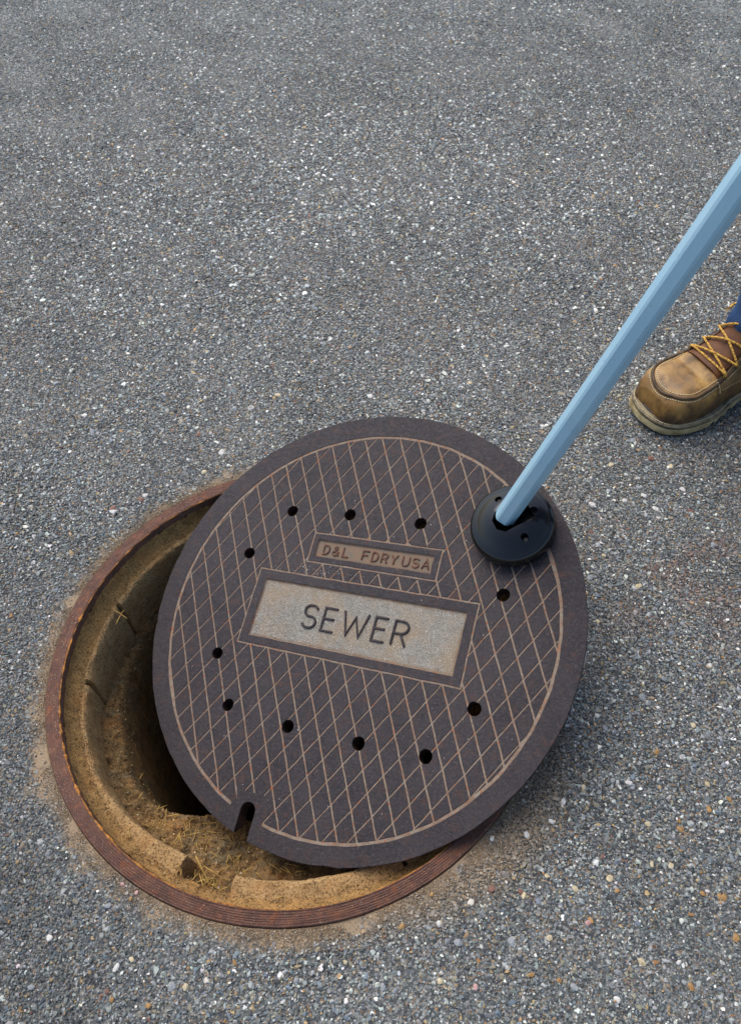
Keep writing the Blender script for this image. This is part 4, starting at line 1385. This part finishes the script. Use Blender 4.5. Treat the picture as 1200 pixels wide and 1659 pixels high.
def figure():
    inv = BW.inverted()
    gp = inv @ (lm @ (PIV_L + pole_dir * 1.07)); gp2 = inv @ (lm @ (PIV_L + pole_dir * .98))
    ax = (gp - gp2).normalized()
    hips = Vector((.275, -.17, 1.0)); chest = Vector((.235, -.17, 1.34)); neck = Vector((.225, -.17, 1.50)); head = Vector((.195, -.17, 1.62))
    sh = [Vector((.235, -.17 + s * .185, 1.42)) for s in (1, -1)]
    # the two hands hold the grip, one above the other
    hands = [gp2 + Vector((.045, .03, 0)), gp + Vector((.045, -.03, 0))]
    V = [hips, Vector((.262, -.17, 1.16)), chest, neck, head + Vector((0, 0, -.04)), head + Vector((-.012, 0, .045)), head + Vector((.005, 0, .10))]
    R = [(.13, .17), (.105, .14), (.115, .165), .055, (.066, .062), (.088, .072), (.055, .05)]
    Ed = [(0, 1), (1, 2), (2, 3), (3, 4), (4, 5), (5, 6)]
    JV = [hips + Vector((0, 0, -.06)), Vector((.262, -.17, 1.16)), chest, neck + Vector((0, 0, -.035))]; JR = [(.145, .19), (.122, .16), (.135, .18), .075]; JE = [(0, 1), (1, 2), (2, 3)]
    for s, S, H in ((1, sh[0], hands[0]), (-1, sh[1], hands[1])):
        el = (S + H) / 2 + Vector((.06, s * .06, -.10))
        b = len(V); V += [S, el, H + (el - H).normalized() * .07, H]; R += [.055, .042, .027, (.036, .022)]
        Ed += [(2, b), (b, b + 1), (b + 1, b + 2), (b + 2, b + 3)]
        # four fingers curling round the pole and a thumb opposite
        to = (gp if s < 0 else gp2) - H; dirn = (to - ax * to.dot(ax)).normalized()
        sdv = ax.cross(dirn) * s
        for q in range(4):
            k0 = H + ax * (.026 - q * .0175) + dirn * .018
            c = gp2 + ax * ((k0 - gp2).dot(ax)); ln = (1, 1.08, 1.0, .84)[q]
            f1 = c - dirn * .018 + sdv * .026; f2 = c + dirn * .024 * ln + sdv * .018; f3 = c + dirn * .027 * ln - sdv * .012
            b2 = len(V); V += [k0 + sdv * .012, f1, f2, f3]; R += [.0105, .0092, .0086, .0078]
            Ed += [(b + 3, b2), (b2, b2 + 1), (b2 + 1, b2 + 2), (b2 + 2, b2 + 3)]
        c = gp2 + ax * ((H - gp2).dot(ax) + .034); b2 = len(V)
        V += [H - sdv * .018 + ax * .012, c - dirn * .012 - sdv * .027, c + dirn * .014 - sdv * .024]; R += [.012, .0105, .009]
        Ed += [(b + 3, b2), (b2, b2 + 1), (b2 + 1, b2 + 2)]
        jb = len(JV); JV += [S, el, H + (el - H).normalized() * .085]; JR += [.078, .060, .043]; JE += [(2, jb), (jb, jb + 1), (jb + 1, jb + 2)]
    # legs inside the jeans
    for s, kn, an in ((1, Vector((.195, -.012, .50)), Vector((.235, 0, .10))), (-1, Vector((.27, -.315, .50)), Vector((.335, -.34, .10)))):
        b = len(V); V += [Vector((.275, -.17 + s * .085, .92)), kn, an]; R += [.085, .055, .036]; Ed += [(0, b), (b, b + 1), (b + 1, b + 2)]
    skin_mesh('body', V, Ed, R, M_SKIN, person)
    skin_mesh('shirt', JV, JE, JR, M_JACKET, person)
    # hair cap
    bm = bmesh.new(); bmesh.ops.create_uvsphere(bm, u_segments=28, v_segments=18, radius=1)
    for v in bm.verts:
        c = head + Vector((.006, 0, .050))
        fx = v.co.x
        v.co = Vector((c.x + v.co.x * .104, c.y + v.co.y * .088, c.z + max(v.co.z, -.1 - .5 * max(0, fx)) * .096 + (.02 if fx < -.6 and v.co.z < .2 else 0)))
    bm_obj('hair', bm, M_HAIR, person, True)
figure()

# ------------------------------------------------------------------ stones big enough to pick out one by one
PEB = [mat_pebble('amber_stone', srgb(170, 134, 82), srgb(138, 102, 60)), mat_pebble('cream_stone', srgb(206, 192, 160), srgb(176, 158, 122)),
       mat_pebble('white_stone', srgb(216, 212, 204), srgb(186, 182, 174)), mat_pebble('red_stone', srgb(132, 92, 76), srgb(106, 74, 62)),
       mat_pebble('grey_stone', srgb(150, 152, 152), srgb(122, 126, 130)), mat_pebble('pink_stone', srgb(196, 156, 150), srgb(168, 128, 122))]
def ray_ground(px, py, z=0.0):
    d = r_ * (px - 600) - u_ * (py - 829.5) + f_ * 1281.117
    o_ = Vector((0, 0, 1.00935335)); t = (z - o_.z) / d.z
    return o_ + d * t
STONE_PTS = [(1064,1218,9,0),(1103,1343,10,0),(1050,1335,8,1),(1100,1330,7,0),(1148,1312,9,0),(1181,1296,8,0),(988,1424,10,1),(932,1441,9,1),(1169,1454,12,0),(1122,1175,8,1),(1018,1268,8,2),
 (1145,1270,8,1),(1087,1403,8,1),(1056,1400,9,1),(976,1388,6,3),(999,1444,7,0),(957,1492,8,0),(1138,1448,7,0),(953,1496,7,5),(885,1420,8,1),(945,1275,8,1),(912,1300,9,2),(893,1331,8,2),(853,1353,9,2),
 (797,1359,7,2),(717,1396,5,1),(772,1288,7,0),(699,1450,7,0),(711,1497,8,2),(650,1502,8,0),(844,1446,9,3),(796,1441,9,3),(848,1452,8,1),(828,1526,11,4),(742,1527,10,4),(511,1504,7,3),
 (713,1590,9,1),(860,1580,8,0),(930,1600,9,4),(1040,1560,10,1),(1120,1600,9,0),(1000,1620,8,2),(620,1600,8,4),(560,1560,7,1),(480,1590,9,4),(380,1560,7,0),(300,1600,9,1),(240,1630,7,0),
 (173,1607,6,3),(181,1621,6,0),(212,1457,5,0),(199,1433,6,5),(221,1447,6,5),(174,1468,9,4),(188,1568,9,2),(213,1555,7,1),(277,1599,12,4),(80,1520,8,2),(50,1600,7,4),(120,1390,6,4),
 (322,703,9,3),(360,733,16,2),(330,764,9,1),(183,822,10,3),(228,809,10,3),(184,828,10,2),(235,802,8,2),(1012,810,8,2),(1043,803,8,2),(1035,790,8,4),(960,817,11,2),(1055,742,10,3),(1086,755,9,1),
 (990,752,10,1),(1024,712,10,4),(1020,893,9,4),(1106,792,10,2),(1118,827,10,3),(1062,824,10,2),(955,936,9,4),(978,900,7,1),(1156,882,10,4),(1034,950,9,1),(968,1006,9,1),(1105,1010,8,4),(1150,1080,8,1),
 (1040,1130,9,4),(1075,1100,8,4),(1180,1150,8,4),(1172,1240,8,4),(980,1180,8,4),(1010,1090,7,1),(967,1160,7,2),(1100,1560,8,2),(1185,1390,9,4),(1192,1520,9,0),(890,1520,8,1),(770,1600,7,5),
 (600,640,11,2),(700,640,10,4),(520,610,10,4),(450,640,10,1),(150,700,9,4),(90,620,9,4),(820,560,9,2),(760,620,9,1),(640,560,9,4),(420,560,9,2),(560,690,10,1),(905,745,9,0),(880,690,9,2)]
LOOSE = {(797, 1359): 'white pebble on the sandy edge just below the lower right rim of the cover',
         (199, 1433): 'upper of two pink pebbles on sand outside the lower left of the iron ring',
         (221, 1447): 'lower of two pink pebbles on sand outside the lower left of the iron ring',
         (511, 1504): 'flat reddish pebble against the outer edge of the iron ring at its lowest side'}
shapes = []
for i in range(8):
    bm = hull_stone(900 + i, 18, .7)
    bmesh.ops.subdivide_edges(bm, edges=bm.edges, cuts=1, smooth=.35)
    me = bpy.data.meshes.new('stone'); bm.to_mesh(me); bm.free(); shapes.append(me)
for i, (px, py, sz, mi) in enumerate(STONE_PTS):
    q = ray_ground(px, py); dist = (q - Vector((0, 0, 1.009))).length
    s_ = sz * dist / 1281 * 1.12
    rr_ = math.hypot(q.x - RX, q.y - RY)
    if rr_ < R_OUT + s_ * .6: continue
    me = shapes[i % 8].copy() if True else None
    me.materials.clear(); me.materials.append(PEB[mi])
    loose = LOOSE.get((px, py))
    o = bpy.data.objects.new('pebble' if loose else 'stone', me); COL.objects.link(o)
    if loose: tag(o, loose, 'pebble')
    else: o.parent = road
    o.location = (q.x, q.y, .0015 - s_ * .2)
    o.rotation_euler = (random.uniform(-.2, .2), random.uniform(-.2, .2), random.uniform(0, 6.28))
    o.scale = (s_ * random.uniform(1, 1.25), s_ * random.uniform(.75, 1), s_ * .62)
